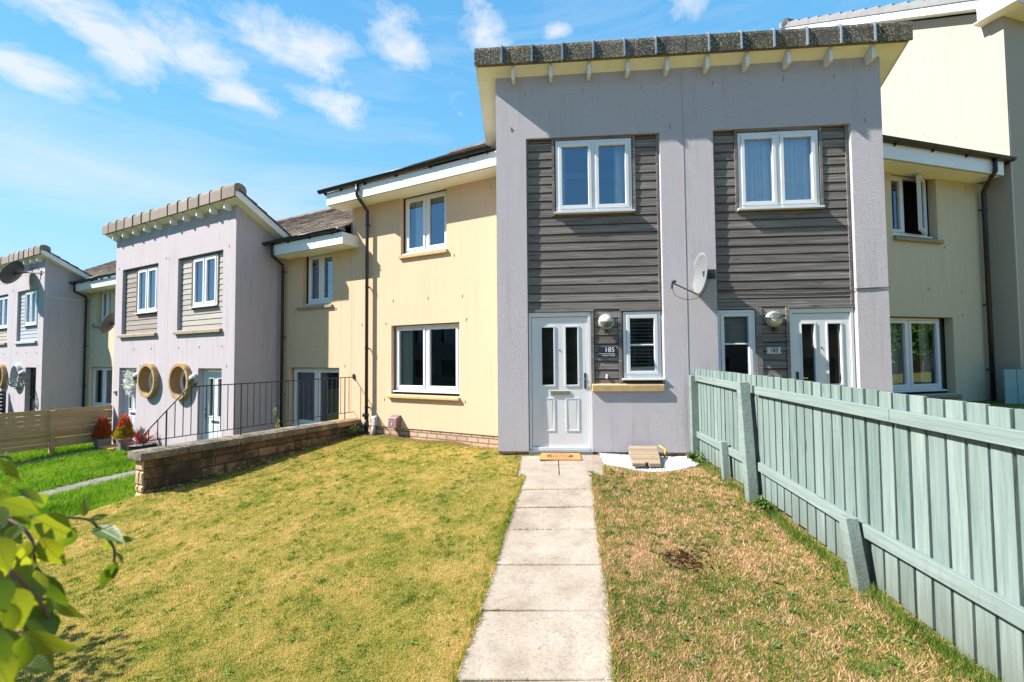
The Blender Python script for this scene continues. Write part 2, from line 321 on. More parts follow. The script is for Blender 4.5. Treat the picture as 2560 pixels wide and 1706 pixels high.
def slab_mat():
    m, t, p, o = newmat('concrete_slab'); p.inputs['Roughness'].default_value = .92; p.inputs['Specular IOR Level'].default_value = .2
    v = mapped(t); n = noise(t, v, 2.3, 5, .65); f = noise(t, v, 120, 4, .7)
    gi = N(t, 'ShaderNodeNewGeometry'); 
    col = ramp(t, n, [(.3, (.25, .20, .155)), (.5, (.345, .285, .23)), (.7, (.40, .335, .275))])
    col = mixc(t, mth(t, 'MULTIPLY', rise(t, noise(t, mapped(t, loc=(3, 0, 0)), 5, 5, .7), .5, .68), .35), col, (.14, .12, .095))
    col = mixc(t, mth(t, 'MULTIPLY', rise(t, noise(t, v, 55, 5, .75), .5, .64), .5), col, (.12, .10, .08))
    vo = N(t, 'ShaderNodeTexVoronoi', inp={'Scale': 13.0, 'Randomness': 1.0}); t.links.new(mapped(t, (1, 1, .3)), vo.inputs['Vector'])
    sepc = N(t, 'ShaderNodeSeparateColor'); t.links.new(vo.outputs['Color'], sepc.inputs[0])
    spot = mth(t, 'LESS_THAN', mth(t, 'ADD', vo.outputs[0], mth(t, 'MULTIPLY', noise(t, v, 60, 3), .10)), mth(t, 'ADD', .10, mth(t, 'MULTIPLY', sepc.outputs[1], .12)))
    w = mth(t, 'MULTIPLY', spot, mth(t, 'GREATER_THAN', sepc.outputs[0], .72)); d = mth(t, 'MULTIPLY', spot, mth(t, 'LESS_THAN', sepc.outputs[0], .22))
    col = mixc(t, mth(t, 'MULTIPLY', w, .7), col, (.60, .58, .55)); col = mixc(t, mth(t, 'MULTIPLY', d, .6), col, (.10, .085, .07))
    t.links.new(col, p.inputs['Base Color']); bump(t, p, mth(t, 'ADD', f, mth(t, 'MULTIPLY', n, .5)), .35, .005); return m
SLAB = slab_mat(); SLABD = plain('old_grey_slab', (.17, .155, .13), .95, .25, 6, .5, 90)
def ground_mat():
    m, t, p, o = newmat('soil_and_thatch'); p.inputs['Roughness'].default_value = 1; p.inputs['Specular IOR Level'].default_value = .05
    v = mapped(t, coord='Object'); n = noise(t, v, 1.4, 5, .6); f = noise(t, v, 60, 4, .7)
    a = ramp(t, n, [(.32, (.115, .14, .02)), (.5, (.26, .21, .05)), (.68, (.38, .265, .10))])
    r_ = ramp(t, n, [(.32, (.12, .10, .04)), (.5, (.20, .135, .075)), (.68, (.27, .175, .115))])
    l_ = (.035, .075, .008)
    at = N(t, 'ShaderNodeAttribute', attribute_name='zone'); s = N(t, 'ShaderNodeSeparateColor'); t.links.new(at.outputs[0], s.inputs[0])
    col = mixc(t, s.outputs[0], a, l_); col = mixc(t, s.outputs[1], col, r_); col = mixc(t, s.outputs[2], col, (.11, .065, .04))
    col = mixc(t, mth(t, 'MULTIPLY', rise(t, f, .35, .7), .55), col, (.05, .04, .02))
    t.links.new(col, p.inputs['Base Color']); bump(t, p, f, .7, .02); return m
def blade_mat(name, stops, scale, rw=.38, seed=0.0, transl=.25):
    m, t, p, o = newmat(name); p.inputs['Roughness'].default_value = .7; p.inputs['Specular IOR Level'].default_value = .12
    v = mapped(t, loc=(seed, seed, 0)); n = noise(t, v, scale, 4, .6); n2 = noise(t, v, scale * 6, 3, .6)
    at = N(t, 'ShaderNodeAttribute', attribute_name='rnd')
    f = mth(t, 'ADD', mth(t, 'MULTIPLY', mth(t, 'SUBTRACT', mth(t, 'ADD', mth(t, 'MULTIPLY', n, .55), mth(t, 'MULTIPLY', n2, .45)), .5), 2.9), mth(t, 'ADD', .5, mth(t, 'MULTIPLY', mth(t, 'SUBTRACT', at.outputs['Fac'], .5), rw * 2)), clamp=True)
    col = ramp(t, f, stops); t.links.new(col, p.inputs['Base Color'])
    tl = N(t, 'ShaderNodeBsdfTranslucent'); t.links.new(col, tl.inputs[0]); mx = N(t, 'ShaderNodeMixShader', inp={0: transl})
    t.links.new(p.outputs[0], mx.inputs[1]); t.links.new(tl.outputs[0], mx.inputs[2]); t.links.new(mx.outputs[0], o.inputs[0]); return m
def leaf_mat(name, c0, c1, transl=.45, tcol=None, rough=.45, veins=False):
    m, t, p, o = newmat(name); p.inputs['Roughness'].default_value = rough; p.inputs['Specular IOR Level'].default_value = .4
    v = mapped(t); n = noise(t, v, 9, 3, .6); at = N(t, 'ShaderNodeAttribute', attribute_name='rnd')
    f = mth(t, 'ADD', mth(t, 'MULTIPLY', n, .5), mth(t, 'MULTIPLY', at.outputs['Fac'], .5), clamp=True)
    col = mixc(t, f, c0, c1)
    if veins:
        va = N(t, 'ShaderNodeAttribute', attribute_name='leafuv'); sv = N(t, 'ShaderNodeSeparateXYZ'); t.links.new(va.outputs['Vector'], sv.inputs[0]); ab = mth(t, 'ABSOLUTE', sv.outputs[0])
        wv = mth(t, 'ABSOLUTE', mth(t, 'SUBTRACT', mth(t, 'FRACT', mth(t, 'MULTIPLY', mth(t, 'SUBTRACT', sv.outputs[1], mth(t, 'MULTIPLY', ab, .16)), 7.5)), .5)); vein = mth(t, 'MAXIMUM', rise(t, ab, .09, .02), mth(t, 'MULTIPLY', rise(t, wv, .10, .03), .7))
        bl = rise(t, noise(t, v, 60, 4, .7), .56, .66); col = mixc(t, mth(t, 'MULTIPLY', vein, .55), col, tuple(min(1, q * 2.6) for q in c1)); col = mixc(t, mth(t, 'MULTIPLY', bl, .35), col, (.12, .10, .02))
        bump(t, p, mth(t, 'ADD', vein, noise(t, v, 90, 3)), .4, .002)
    t.links.new(col, p.inputs['Base Color'])
    tl = N(t, 'ShaderNodeBsdfTranslucent'); 
    if veins: t.links.new(mixc(t, mth(t, 'MULTIPLY', vein, .5), mixc(t, at.outputs['Fac'], (.20, .36, .01), (.62, .66, .02)), (.10, .16, .01)), tl.inputs[0])
    elif tcol: tl.inputs[0].default_value = (*tcol, 1)
    else: t.links.new(col, tl.inputs[0])
    mx = N(t, 'ShaderNodeMixShader', inp={0: transl}); t.links.new(p.outputs[0], mx.inputs[1]); t.links.new(tl.outputs[0], mx.inputs[2]); t.links.new(mx.outputs[0], o.inputs[0]); return m
# ------------------------------------------------------------------ building kit
def wall(mb, x0, x1, z0, z1, y, holes=(), rev=.12, circles=()):
    """front wall skin at y with holes (x0,x1,z0,z1) and their reveals"""
    xs = sorted(set([x0, x1] + [v for h in holes for v in h[:2]] + [v for c in circles for v in (c[0] - c[2] - .03, c[0] + c[2] + .03)]))
    zs = sorted(set([z0, z1] + [v for h in holes for v in h[2:4]] + [v for c in circles for v in (c[1] - c[2] - .03, c[1] + c[2] + .03)]))
    xs = [v for v in xs if x0 - 1e-6 <= v <= x1 + 1e-6]; zs = [v for v in zs if z0 - 1e-6 <= v <= z1 + 1e-6]
    def inside(x, z): return any(h[0] < x < h[1] and h[2] < z < h[3] for h in holes)
    def circ(x, z): return [c for c in circles if abs(x - c[0]) < c[2] + .03 and abs(z - c[1]) < c[2] + .03]
    mid = lambda a, i: (a[i] + a[i + 1]) / 2
    done = set()
    for i in range(len(xs) - 1):
        for j in range(len(zs) - 1):
            a, b, c, d = xs[i], xs[i + 1], zs[j], zs[j + 1]
            if inside(mid(xs, i), mid(zs, j)):
                if i == 0 or not inside(mid(xs, i - 1), mid(zs, j)): mb.quad((a, y, c), (a, y + rev, c), (a, y + rev, d), (a, y, d))
                if i == len(xs) - 2 or not inside(mid(xs, i + 1), mid(zs, j)): mb.quad((b, y, c), (b, y, d), (b, y + rev, d), (b, y + rev, c))
                if j == 0 or not inside(mid(xs, i), mid(zs, j - 1)): mb.quad((a, y, c), (b, y, c), (b, y + rev, c), (a, y + rev, c))
                if j == len(zs) - 2 or not inside(mid(xs, i), mid(zs, j + 1)): mb.quad((a, y, d), (a, y + rev, d), (b, y + rev, d), (b, y, d))
                continue
            cc = circ(mid(xs, i), mid(zs, j))
            if cc:
                cx, cz, r = cc[0]
                if (cx, cz) in done: continue
                done.add((cx, cz)); h = r + .03; n = 48; vs = []
                for k in range(n):
                    t = 2 * math.pi * k / n; co, si = math.cos(t), math.sin(t); q = h / max(abs(co), abs(si))
                    vs += [(cx + co * q, y, cz + si * q), (cx + co * r, y, cz + si * r)]
                mb.add(vs, [(2 * k, 2 * ((k + 1) % n), 2 * ((k + 1) % n) + 1, 2 * k + 1) for k in range(n)])
                continue
            mb.quad((a, y, c), (b, y, c), (b, y, d), (a, y, d))
    return mb
def ring_rect(mb, x0, x1, z0, z1, w, y0, y1):
    mb.box(x0, x0 + w, y0, y1, z0, z1); mb.box(x1 - w, x1, y0, y1, z0, z1)
    mb.box(x0 + w, x1 - w, y0, y1, z0, z0 + w); mb.box(x0 + w, x1 - w, y0, y1, z1 - w, z1); return mb
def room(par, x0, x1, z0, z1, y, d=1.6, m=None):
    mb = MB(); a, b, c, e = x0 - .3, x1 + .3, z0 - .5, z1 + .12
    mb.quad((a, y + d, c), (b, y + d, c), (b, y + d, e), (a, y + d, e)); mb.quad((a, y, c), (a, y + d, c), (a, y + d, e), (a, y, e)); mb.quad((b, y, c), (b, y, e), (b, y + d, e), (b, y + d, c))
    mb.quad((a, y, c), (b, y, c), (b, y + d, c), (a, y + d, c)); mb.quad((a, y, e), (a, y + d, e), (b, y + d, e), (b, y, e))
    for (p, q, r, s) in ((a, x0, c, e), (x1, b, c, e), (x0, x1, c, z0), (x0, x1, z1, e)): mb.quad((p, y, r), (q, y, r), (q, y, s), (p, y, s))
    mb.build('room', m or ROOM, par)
def curtain(par, x0, x1, z0, z1, y, m=CURT, folds=7, amp=.025, seed=0):
    r = random.Random(seed + int(x0 * 100)); n = folds * 8; vs = []; ph = r.random() * 6
    for k in range(n + 1):
        u = k / n; yy = y + amp * math.sin(u * folds * 2 * math.pi + ph + .7 * math.sin(u * 9)); x = x0 + (x1 - x0) * u
        vs += [(x + .01 * math.sin(u * 31), yy * 1.0, z0), (x0 + (x1 - x0) * (u * .96 + .02), y + (yy - y) * .6, z1)]
    MB().add(vs, [(2 * k, 2 * k + 2, 2 * k + 3, 2 * k + 1) for k in range(n)]).build('curtain', m, par, smooth=True)
def blind(par, x0, x1, z0, z1, y, m=BLIND, pitch=.05, tilt=.9, w=.045):
    mb = MB(); z = z1
    while z > z0:
        dy, dz = w / 2 * math.cos(tilt), w / 2 * math.sin(tilt)
        mb.quad((x0, y - dy, z - dz), (x1, y - dy, z - dz), (x1, y + dy, z + dz), (x0, y + dy, z + dz)); z -= pitch
    for x in (x0 + .12, x1 - .12): mb.box(x, x + .003, y - .028, y - .026, z0, z1)
    mb.build('blind', m, par)
def window(par, x0, x1, z0, z1, y, n=2, cill=True, cover=None, bar=None, open_right=False, head=0, pane=GLASS, fw=.045, sw=.052, d=1.6):
    w = MB(); ring_rect(w, x0, x1, z0, z1, fw, y, y + .07)
    if head: w.box(x0 + .01, x1 - .01, y - .012, y + .06, z1 + .002, z1 + head)
    cells = []; 
    if n == 2:
        xm = (x0 + x1) / 2; w.box(xm - .028, xm + .028, y + .002, y + .068, z0 + fw, z1 - fw); cells = [(x0 + fw, xm - .028), (xm + .028, x1 - fw)]
    else: cells = [(x0 + fw, x1 - fw)]
    glasses = []
    for i, (a, b) in enumerate(cells):
        if open_right and i == 1: continue
        ring_rect(w, a + .002, b - .002, z0 + fw + .002, z1 - fw - .002, sw, y - .012, y + .05)
        glasses.append((a + sw, b - sw, z0 + fw + sw, z1 - fw - sw))
        if bar: w.box(a + sw, b - sw, y + .008, y + .022, bar - .011, bar + .011)
    o = w.build('window', UPVC, par, bevel=.004)
    for g in glasses: MB().quad((g[0], y + .026, g[2]), (g[1], y + .026, g[2]), (g[1], y + .026, g[3]), (g[0], y + .026, g[3])).build('pane', pane, o)
    if open_right:
        a, b = cells[1]; th = R(24); px, py = b, y - .005     # hinged on its right jamb, swung outward
        def T(v): dx = v[0] - px; dy = v[1] - py; return (px + dx * math.cos(th) - dy * math.sin(th), py + dx * math.sin(th) + dy * math.cos(th), v[2])
        s = MB(); ring_rect(s, a, b, z0 + fw, z1 - fw, sw, y - .03, y + .02); s.v = [T(v) for v in s.v]; s.build('open_casement', UPVC, o)
        s = MB().quad((a + sw, y - .01, z0 + fw + sw), (b - sw, y - .01, z0 + fw + sw), (b - sw, y - .01, z1 - fw - sw), (a + sw, y - .01, z1 - fw - sw)); s.v = [T(v) for v in s.v]; s.build('pane', pane, o)
    if cill: MB().hexa([(x0 - .03, y - .065, z0 - .035), (x1 + .03, y - .065, z0 - .035), (x1 + .03, y + .03, z0 - .035), (x0 - .03, y + .03, z0 - .035), (x0 - .03, y - .065, z0 - .012), (x1 + .03, y - .065, z0 - .012), (x1 + .03, y + .03, z0 - .002), (x0 - .03, y + .03, z0 - .002)]).build('cill', UPVC, o)
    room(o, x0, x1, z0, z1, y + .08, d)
    if cover: cover(o, glasses)
    return o
def sill(par, x0, x1, z0, z1, y0, y1, m=STONE, joint=None, drop=.03):
    mb = MB(); cuts = [x0] + ([joint] if joint else []) + [x1]
    for a, b in zip(cuts, cuts[1:]):
        b2 = b - (.004 if b != x1 else 0)
        mb.hexa([(a, y0, z0), (b2, y0, z0), (b2, y1, z0), (a, y1, z0), (a, y0, z1 - drop), (b2, y0, z1 - drop), (b2, y1, z1), (a, y1, z1)])
    return mb.build('stone_sill', m, par, bevel=.006)
def door(par, x0, x1, z0, z1, y, m=UPVC, hside=1, gm=None, leaf=None, fw=.045, hz=1.06, knob=STEEL):
    fz = z0; f = MB(); f.box(x0, x0 + fw, y, y + .08, z0, z1); f.box(x1 - fw, x1, y, y + .08, z0, z1); f.box(x0 + fw, x1 - fw, y, y + .08, z1 - fw - .02, z1); f.box(x0 + fw, x1 - fw, y - .01, y + .08, z0, z0 + .05)
    f.build('door_frame', m if m is not DKFR else DKFR, par, bevel=.003)
    a, b, c, d = x0 + fw + .006, x1 - fw - .006, z0 + .055, z1 - fw - .028; ly = y + .02
    lw = b - a; cx = (a + b) / 2
    g = [(cx - .27 * lw / .86 - .085, cx - .27 * lw / .86 + .085 + .0), (cx + .27 * lw / .86 - .085 - .0, cx + .27 * lw / .86 + .085)]
    g = [(cx - .275, cx - .095), (cx + .095, cx + .275)]
    gz = (z0 + 1.0, z0 + 1.89); pz = (z0 + .29, z0 + .80)
    l = MB(); holes = [(p, q, gz[0], gz[1]) for p, q in g]
    wall(l, a, b, c, d, ly, holes, .03)
    for p, q in g:
        ring_rect(l, p - .022, q + .022, gz[0] - .022, gz[1] + .022, .02, ly - .010, ly + .002)      # glazing bead
        ring_rect(l, p - .012, q + .012, pz[0], pz[1], .016, ly - .007, ly + .002)                   # lower moulded panel
        l.hexa([(p + .03, ly, pz[0] + .04), (q - .03, ly, pz[0] + .04), (q - .03, ly + .01, pz[0] + .04), (p + .03, ly + .01, pz[0] + .04), (p + .03, ly - .005, pz[1] - .04), (q - .03, ly - .005, pz[1] - .04), (q - .03, ly + .01, pz[1] - .04), (p + .03, ly + .01, pz[1] - .04)])
    l.box(a, b, ly + .035, ly + .04, c, d)
    o = l.build('door', leaf or UPVC, par)
    for p, q in g: MB().quad((p, ly + .028, gz[0]), (q, ly + .028, gz[0]), (q, ly + .028, gz[1]), (p, ly + .028, gz[1])).build('glazing', gm or DOORGL, o)
    hx = cx + hside * (lw / 2 - .045)
    h = MB(); h.box(hx - .016, hx + .016, ly - .014, ly, z0 + hz - .12, z0 + hz + .12); h.build('handle_plate', DKFR, o); h = MB(); h.tube([(hx, ly - .01, z0 + hz + .03), (hx, ly - .05, z0 + hz + .03), (hx - hside * .12, ly - .05, z0 + hz + .03)], .009, 6); h.build('handle', knob, o)
    MB().box(cx - .15, cx + .15, ly - .012, ly, z0 + .845, z0 + .905).box(cx - .125, cx + .125, ly - .018, ly - .011, z0 + .858, z0 + .892).build('letterbox', STEEL, o)
    MB().lathe([(.001, .006), (.012, .006), (.012, 0)], (cx, ly, z0 + 1.535), (0, -1, 0), 10).build('peephole', IRON, o)
    return o
DOORGL = plain('dark_door_glass', (.012, .014, .013), .03, .4, 5, spec=.9)
DOORGR = plain('pale_grey_door', (.60, .65, .71), .35, .03, 4)
def backing(mb, x0, x1, z0, z1, y0, y1, h):
    mb.box(x0, h[0], y0, y1, z0, z1).box(h[1], x1, y0, y1, z0, z1).box(h[0], h[1], y0, y1, z0, h[2])
    if h[3] < z1: mb.box(h[0], h[1], y0, y1, h[3], z1)
    return mb
def boards(mb, x0, x1, z0, z1, y, cut=None, pitch=.1325, top=None):
    z = z0
    while z < z1 - .01:
        zt = min(z + pitch, z1); segs = [(x0, x1)]
        if cut and z + pitch * .5 > cut[2] and z + pitch * .5 < cut[3]: segs = [(x0, cut[0]), (cut[1], x1)]
        for a, b in segs:
            if b - a < .01: continue
            j = rng.uniform(-.0015, .0015)
            mb.hexa([(a, y - .016 + j, z + .012), (b, y - .016 + j, z + .012), (b, y + .02, z + .012), (a, y + .02, z + .012), (a, y - .009 + j, zt - .008), (b, y - .009 + j, zt - .008), (b, y + .02, zt + .002), (a, y + .02, zt + .002)])
            mb.quad((a, y + .012, z - .002), (b, y + .012, z - .002), (b, y + .012, z + .013), (a, y + .012, z + .013))
        z += pitch
    return mb
def tiles(par, x0, x1, y0, z0, length, pitch, m, tw=.30, exp=.285, up=1, name='roof_tiles', th=.022, ov=.05):
    """courses climbing from (y0,z0); up=+1 rises towards +y, up=-1 rises towards -y"""
    mb = MB(); c, s = math.cos(R(pitch)), math.sin(R(pitch)); n = int(math.ceil(length / exp)); off = 0
    for i in range(n):
        a0 = i * exp; a1 = min(a0 + exp + ov, length + .02); x = x0 - (tw / 2 if i % 2 else 0)
        while x < x1 - 1e-4:
            xa, xb = max(x, x0), min(x + tw, x1); x += tw
            if xb - xa < .02: continue
            j = rng.uniform(0, .010); t = rng.uniform(-.004, .004)
            def P(a, h): return (y0 + up * (a * c - h * s * 1), z0 + a * s + h * c)
            lo, hi = th * 2 + j, th + .004 + j * .4
            (ya, za), (yb, zb), (yc, zc), (yd, zd) = P(a0, .0), P(a1, 0), P(a1, hi), P(a0, lo)
            mb.hexa([(xa + .002, ya, za), (xb - .002, ya, za), (xb - .002, yb, zb), (xa + .002, yb, zb), (xa + .002, yd, zd), (xb - .002, yd, zd + t), (xb - .002, yc, zc), (xa + .002, yc, zc)])
    return mb.build(name, m, par)
def gutter(par, x0, x1, y, z, brackets, r=.058, mname='gutter'):
    mb = MB(); n = 10; ends = []
    prof = [(y + r * math.cos(math.pi + math.pi * k / n), z + r * math.sin(math.pi + math.pi * k / n)) for k in range(n + 1)]
    prof2 = [(y + (r - .006) * math.cos(math.pi + math.pi * k / n), z + (r - .006) * math.sin(math.pi + math.pi * k / n)) for k in range(n + 1)]
    for pr_, fl in ((prof, 0), (prof2, 1)):
        vs = [(x0, a, b) for a, b in pr_] + [(x1, a, b) for a, b in pr_]
        mb.add(vs, [(k, k + 1, n + 2 + k, n + 1 + k) for k in range(n)])
    mb.box(x0, x1, y - r - .006, y - r + .006, z - .006, z + .008)
    for x in (x0, x1): mb.add([(x, a, b) for a, b in prof], [tuple(range(n + 1))])
    o = mb.build(mname, BLACK, par, smooth=True)
    for x in brackets:
        b = MB(); rr = r + .007
        pr_ = [(y + rr * math.cos(math.pi + math.pi * k / n), z + rr * math.sin(math.pi + math.pi * k / n)) for k in range(n + 1)]
        b.add([(x - .014, a, c) for a, c in pr_] + [(x + .014, a, c) for a, c in pr_], [(k, k + 1, n + 2 + k, n + 1 + k) for k in range(n)])
        b.box(x - .014, x + .014, y + rr - .006, y + rr + .008, z - .08, z + .02); b.hexa([(x - .012, y, z - rr - .012), (x + .012, y, z - rr - .012), (x + .012, y + rr, z - rr - .045), (x - .012, y + rr, z - rr - .045), (x - .012, y, z - rr + .004), (x + .012, y, z - rr + .004), (x + .012, y + rr, z - rr + .02), (x - .012, y + rr, z - rr + .02)])
        b.build('gutter_bracket', BLACK, o)
    return o
def downpipe(par, pts, clips, cd=(1, 0), r=.036):
    mb = MB(); mb.tube(pts, r, 12)
    for p in pts[1:-1]: pass
    o = mb.build('downpipe', BLACK, par, smooth=True)
    x, y = pts[-1][0], pts[-1][1]
    for z in clips:
        b = MB(); b.tube([(x, y, z - .018), (x, y, z + .018)], r + .008, 12); b.box(x - .006, x + .075, y - .004, y + .012, z - .010, z + .010); b.box(x - .01, x + .01, y, y + .09, z - .012, z + .012); b.build('pipe_clip', BLACK, o)
    return o
def vents(par, lst, y, ry=0.0):
    me = None
    for (x, z) in lst:
        h = .062
        o = MB().hexa([(x - .006, y - .004, z - h / 2), (x + .006, y - .004, z - h / 2), (x + .006, y + .004, z - h / 2), (x - .006, y + .004, z - h / 2), (x - .006, y - .010, z + h / 2), (x + .006, y - .010, z + h / 2), (x + .006, y + .004, z + h / 2), (x - .006, y + .004, z + h / 2)]).build('weep_vent', VENT, par)
def vents_side(par, lst, x):
    for (y, z) in lst: MB().box(x - .004, x + .006, y - .006, y + .006, z - .035, z + .035).build('weep_vent', VENT, par)
VENT = plain('weep_vent_plastic', (.26, .245, .22), .8, .2, 30)
def net_and_curtain(m=CURT, side='both', w=.22, folds=4, full=False):
    def f(o, gl):
        for i, g in enumerate(gl):
            if full: curtain(o, g[0] - .02, g[1] + .02, g[2] - .05, g[3] + .03, o_y(o) + .16, m, 6, .03, i)
            elif side == 'both' or side == i: 
                a, b = (g[0] - .03, g[0] + w) if i == 0 else (g[1] - w, g[1] + .03)
                curtain(o, a, b, g[2] - .05, g[3] + .03, o_y(o) + .16, m, folds, .02, i)
    return f
WY = {}
def o_y(o): return WY.get(o.parent, {}).get(o.name, 0) if False else CURY[0]
CURY = [0.0]
def win(par, *a, **k):
    CURY[0] = a[4]; return window(par, *a, **k)

# ------------------------------------------------------------------ block (lavender, mono pitch roof) half
def ridge(par, x0, x1, yf, zt, m, first=None, clips=True, endL=False, endR=False):
    prof = [(-.235, .075), (-.235, .30), (-.225, .345), (-.19, .375), (-.13, .395), (-.05, .385), (.02, .34), (.05, .26), (.03, .16), (0.0, .16), (0.0, .2), (-.21, .2), (-.21, .075)]
    mb = MB(); x = x0; cuts = [x0]; x = x0 + (first or .465)
    while x < x1 - .12: cuts.append(x); x += .465
    cuts.append(x1)
    for a, b in zip(cuts, cuts[1:]):
        j = rng.uniform(-.006, .006); k = rng.uniform(-.004, .004)
        mb.prism_x([(yf + y + j, zt + z + k) for y, z in prof], a + .003, b - .003)
    o = mb.build('ridge_tiles', m, par)
    if clips:
        cm = CLIP if m is RIDGE else RIDGE2; cd = .022 if m is RIDGE else .010
        for x in cuts[1:-1]:
            c = MB(); pf = [(yf - .236 - cd, zt + .075), (yf - .236 - cd, zt + .31), (yf - .228 - cd, zt + .352), (yf - .19, zt + .380 + cd), (yf - .10, zt + .402 + cd), (yf - .10, zt + .385), (yf - .2, zt + .36), (yf - .232, zt + .33), (yf - .232, zt + .075)]
            c.prism_x(pf, x - .013, x + .013); pf2 = [(a - (.006 if i < 4 else 0), b) for i, (a, b) in enumerate(pf)]; c.prism_x(pf2, x - .004, x + .004)
            c.build('ridge_clip', cm, o)
    return o
def block_half(par, fr, x0, x1, yf, zt, zb, holes, circles, lav, rm, tm, verge, brackets, back=2.3, wallrev=.06, first=None, clips=True):
    """verge: -1 left end, +1 right end. soffit, bargeboard, ridge and tiles included"""
    mb = MB(); wall(mb, x0, x1, zb, zt, yf, holes, wallrev, circles)
    t30 = math.tan(R(30)); sx = x0 if verge < 0 else x1
    mb.add([(sx, yf, zb), (sx, yf + back, zb), (sx, yf + back, zt - back * t30), (sx, yf, zt)], [(0, 1, 2, 3)])
    mb.build('wall', lav, par)
    xo = sx + verge * .27; xa, xb = min(xo, x0), max(xo, x1)
    def sz(y): return zt + (yf - y) * t30
    ya, yb = yf - .20, yf + back
    MB().hexa([(xa, ya, sz(ya)), (xb, ya, sz(ya)), (xb, yb, sz(yb)), (xa, yb, sz(yb)), (xa, ya, sz(ya) + .02), (xb, ya, sz(ya) + .02), (xb, yb, sz(yb) + .02), (xa, yb, sz(yb) + .02)]).build('soffit', SOFF, par)
    MB().prism_x([(ya, sz(ya) - .01), (ya, sz(ya) + .012), (ya + .035, sz(ya + .035) + .005), (ya + .035, sz(ya + .035) - .012)], xa, xb - .001).build('vent_strip', VSTR, par)
    bx = (xo - .022, xo - .001) if verge < 0 else (xo + .001, xo + .022)
    MB().hexa([(bx[0], ya, sz(ya) - .012), (bx[1], ya, sz(ya) - .012), (bx[1], yb, sz(yb) - .012), (bx[0], yb, sz(yb) - .012), (bx[0], ya, sz(ya) + .155), (bx[1], ya, sz(ya) + .155), (bx[1], yb, sz(yb) + .155), (bx[0], yb, sz(yb) + .155)]).build('bargeboard', PAINT, par)
    for bxx in brackets:
        w = .026; MB().prism_x([(yf - .165, sz(yf - .165) - .004), (yf - .165, zt - .105), (yf - .150, zt - .125), (yf - .002, zt - .125), (yf - .002, zt - .006)], bxx - w, bxx + w).build('eaves_bracket', PAINT, par, bevel=.004)
    t0, t1 = (xo - .045, x1) if verge < 0 else (x0, xo + .045)
    L_ = (back + .12) / math.cos(R(30)); yl = yf + back; zl = sz(yl) + .155
    tiles(par, t0, t1, yl, zl, L_, 30, tm, up=-1)
    r0, r1 = (xo - .035, x1) if verge < 0 else (x0, xo + .035)
    ridge(par, r0, r1, yf, zt, rm, first, clips)
VSTR = plain('eaves_vent_strip', (.16, .15, .11), .8, .3, 90)
JOINT = plain('movement_joint', (.36, .34, .33), .9)
def roofbody(par, x0, x1, y0, z0, depth, zb, m_back, wallm, gable=0, pitch=30, tm=None):
    """main pitched roof seen over the gutter, its rear slope, rear wall and exposed gable"""
    half = depth / 2 + .45; s = math.tan(R(pitch)); zr = z0 + half * s; yr = y0 + half; yb = y0 + 2 * half
    tiles(par, x0, x1, y0, z0, half / math.cos(R(pitch)), pitch, tm or TILE)
    tiles(par, x0, x1, yb, z0, half / math.cos(R(pitch)), pitch, tm or TILE, tw=.9, exp=.9, up=-1, name='rear_roof')
    MB().tube([(x0, yr, zr + .02), (x1, yr, zr + .02)], .10, 8).build('roof_ridge', TILE if tm is None else tm, par)
    b = MB(); b.box(x0 + .05, x1 - .05, y0 + 2 * half - .55, y0 + 2 * half - .45, zb, z0 + .2); b.build('rear_wall', wallm, par)
    return zr
# ------------------------------------------------------------------ house 185: left half of the near lavender block + cream wing
PF[0] = None
h185 = thing('terraced_house', 'nearest grey-lavender house with white door and 185 sign, cream wing on its left', 'house', 'M', (0, 0, 0), 'terraced houses of the curved row')
ZT = 5.84; RB_ = .058
block_half(h185, 'M', -.79, 2.095, 0, ZT, -.045, [(-.315, .655, -.045, 4.84), (.655, 1.748, .90, 4.84)], [], LAV, RIDGE, TILED, -1, [-.50, .085, .67, 1.255, 1.84], first=.43)
MB().quad((1.7475, .001, .99), (1.720, RB_, .99), (1.720, RB_, 4.839), (1.7475, .001, 4.839)).build('splayed_reveal', LAV, h185)
MB().box(-.77, 2.095, .03, .2, -.6, -.047).build('brick_base', BASEST, h185)
MB().box(2.090, 2.100, -.0035, .002, -.04, ZT - .02).build('movement_joint', JOINT, h185)
MB().box(-.79, -.76, .06, 1.3, -.6, -.05).build('base_return', BASEST, h185)
RB = .052   # board face behind the render face
c = MB(); boards(c, -.312, 1.717, 2.12, 4.80, RB, (.085, 1.37, 3.575, 5)); boards(c, .715, 1.065, .9275, 2.12, RB)
backing(c, -.314, 1.719, 2.1, 4.839, RB + .025, RB + .035, (.16, 1.30, 3.68, 4.78)); c.box(.66, 1.16, RB + .025, RB + .035, .91, 2.1)
cl = c.build('timber_cladding', CLAD, h185)
t = MB(); t.box(-.313, .70, RB - .03, RB + .02, 2.098, 2.135); t.box(1.10, 1.718, RB - .03, RB + .02, 2.098, 2.135)
t.box(.662, .698, RB - .028, RB + .03, 0, 2.097); t.box(1.072, 1.122, RB - .028, RB + .02, 1.0, 2.097); t.box(.085, .125, RB - .028, RB + .02, 3.60, 4.835); t.box(1.335, 1.372, RB - .028, RB + .02, 3.60, 4.835)
t.box(-.313, -.288, RB - .026, RB + .02, 2.136, 4.835); t.box(1.69, 1.718, RB - .026, RB + .02, 2.136, 4.835); t.box(.127, 1.333, RB - .03, RB + .02, 4.80, 4.836)
t.build('timber_trim', CLAD, h185)
def cov_up185(o, gl):
    y = RB + .16; curtain(o, .20, .30, 3.60, 4.78, y, CURT, 2, .015); curtain(o, 1.08, 1.27, 3.60, 4.78, y, CURT, 4, .02)
win(h185, .145, 1.318, 3.665, 4.795, RB - .018, 2, cover=cov_up185)
door(h185, -.305, .655, -.03, 2.09, RB - .015)
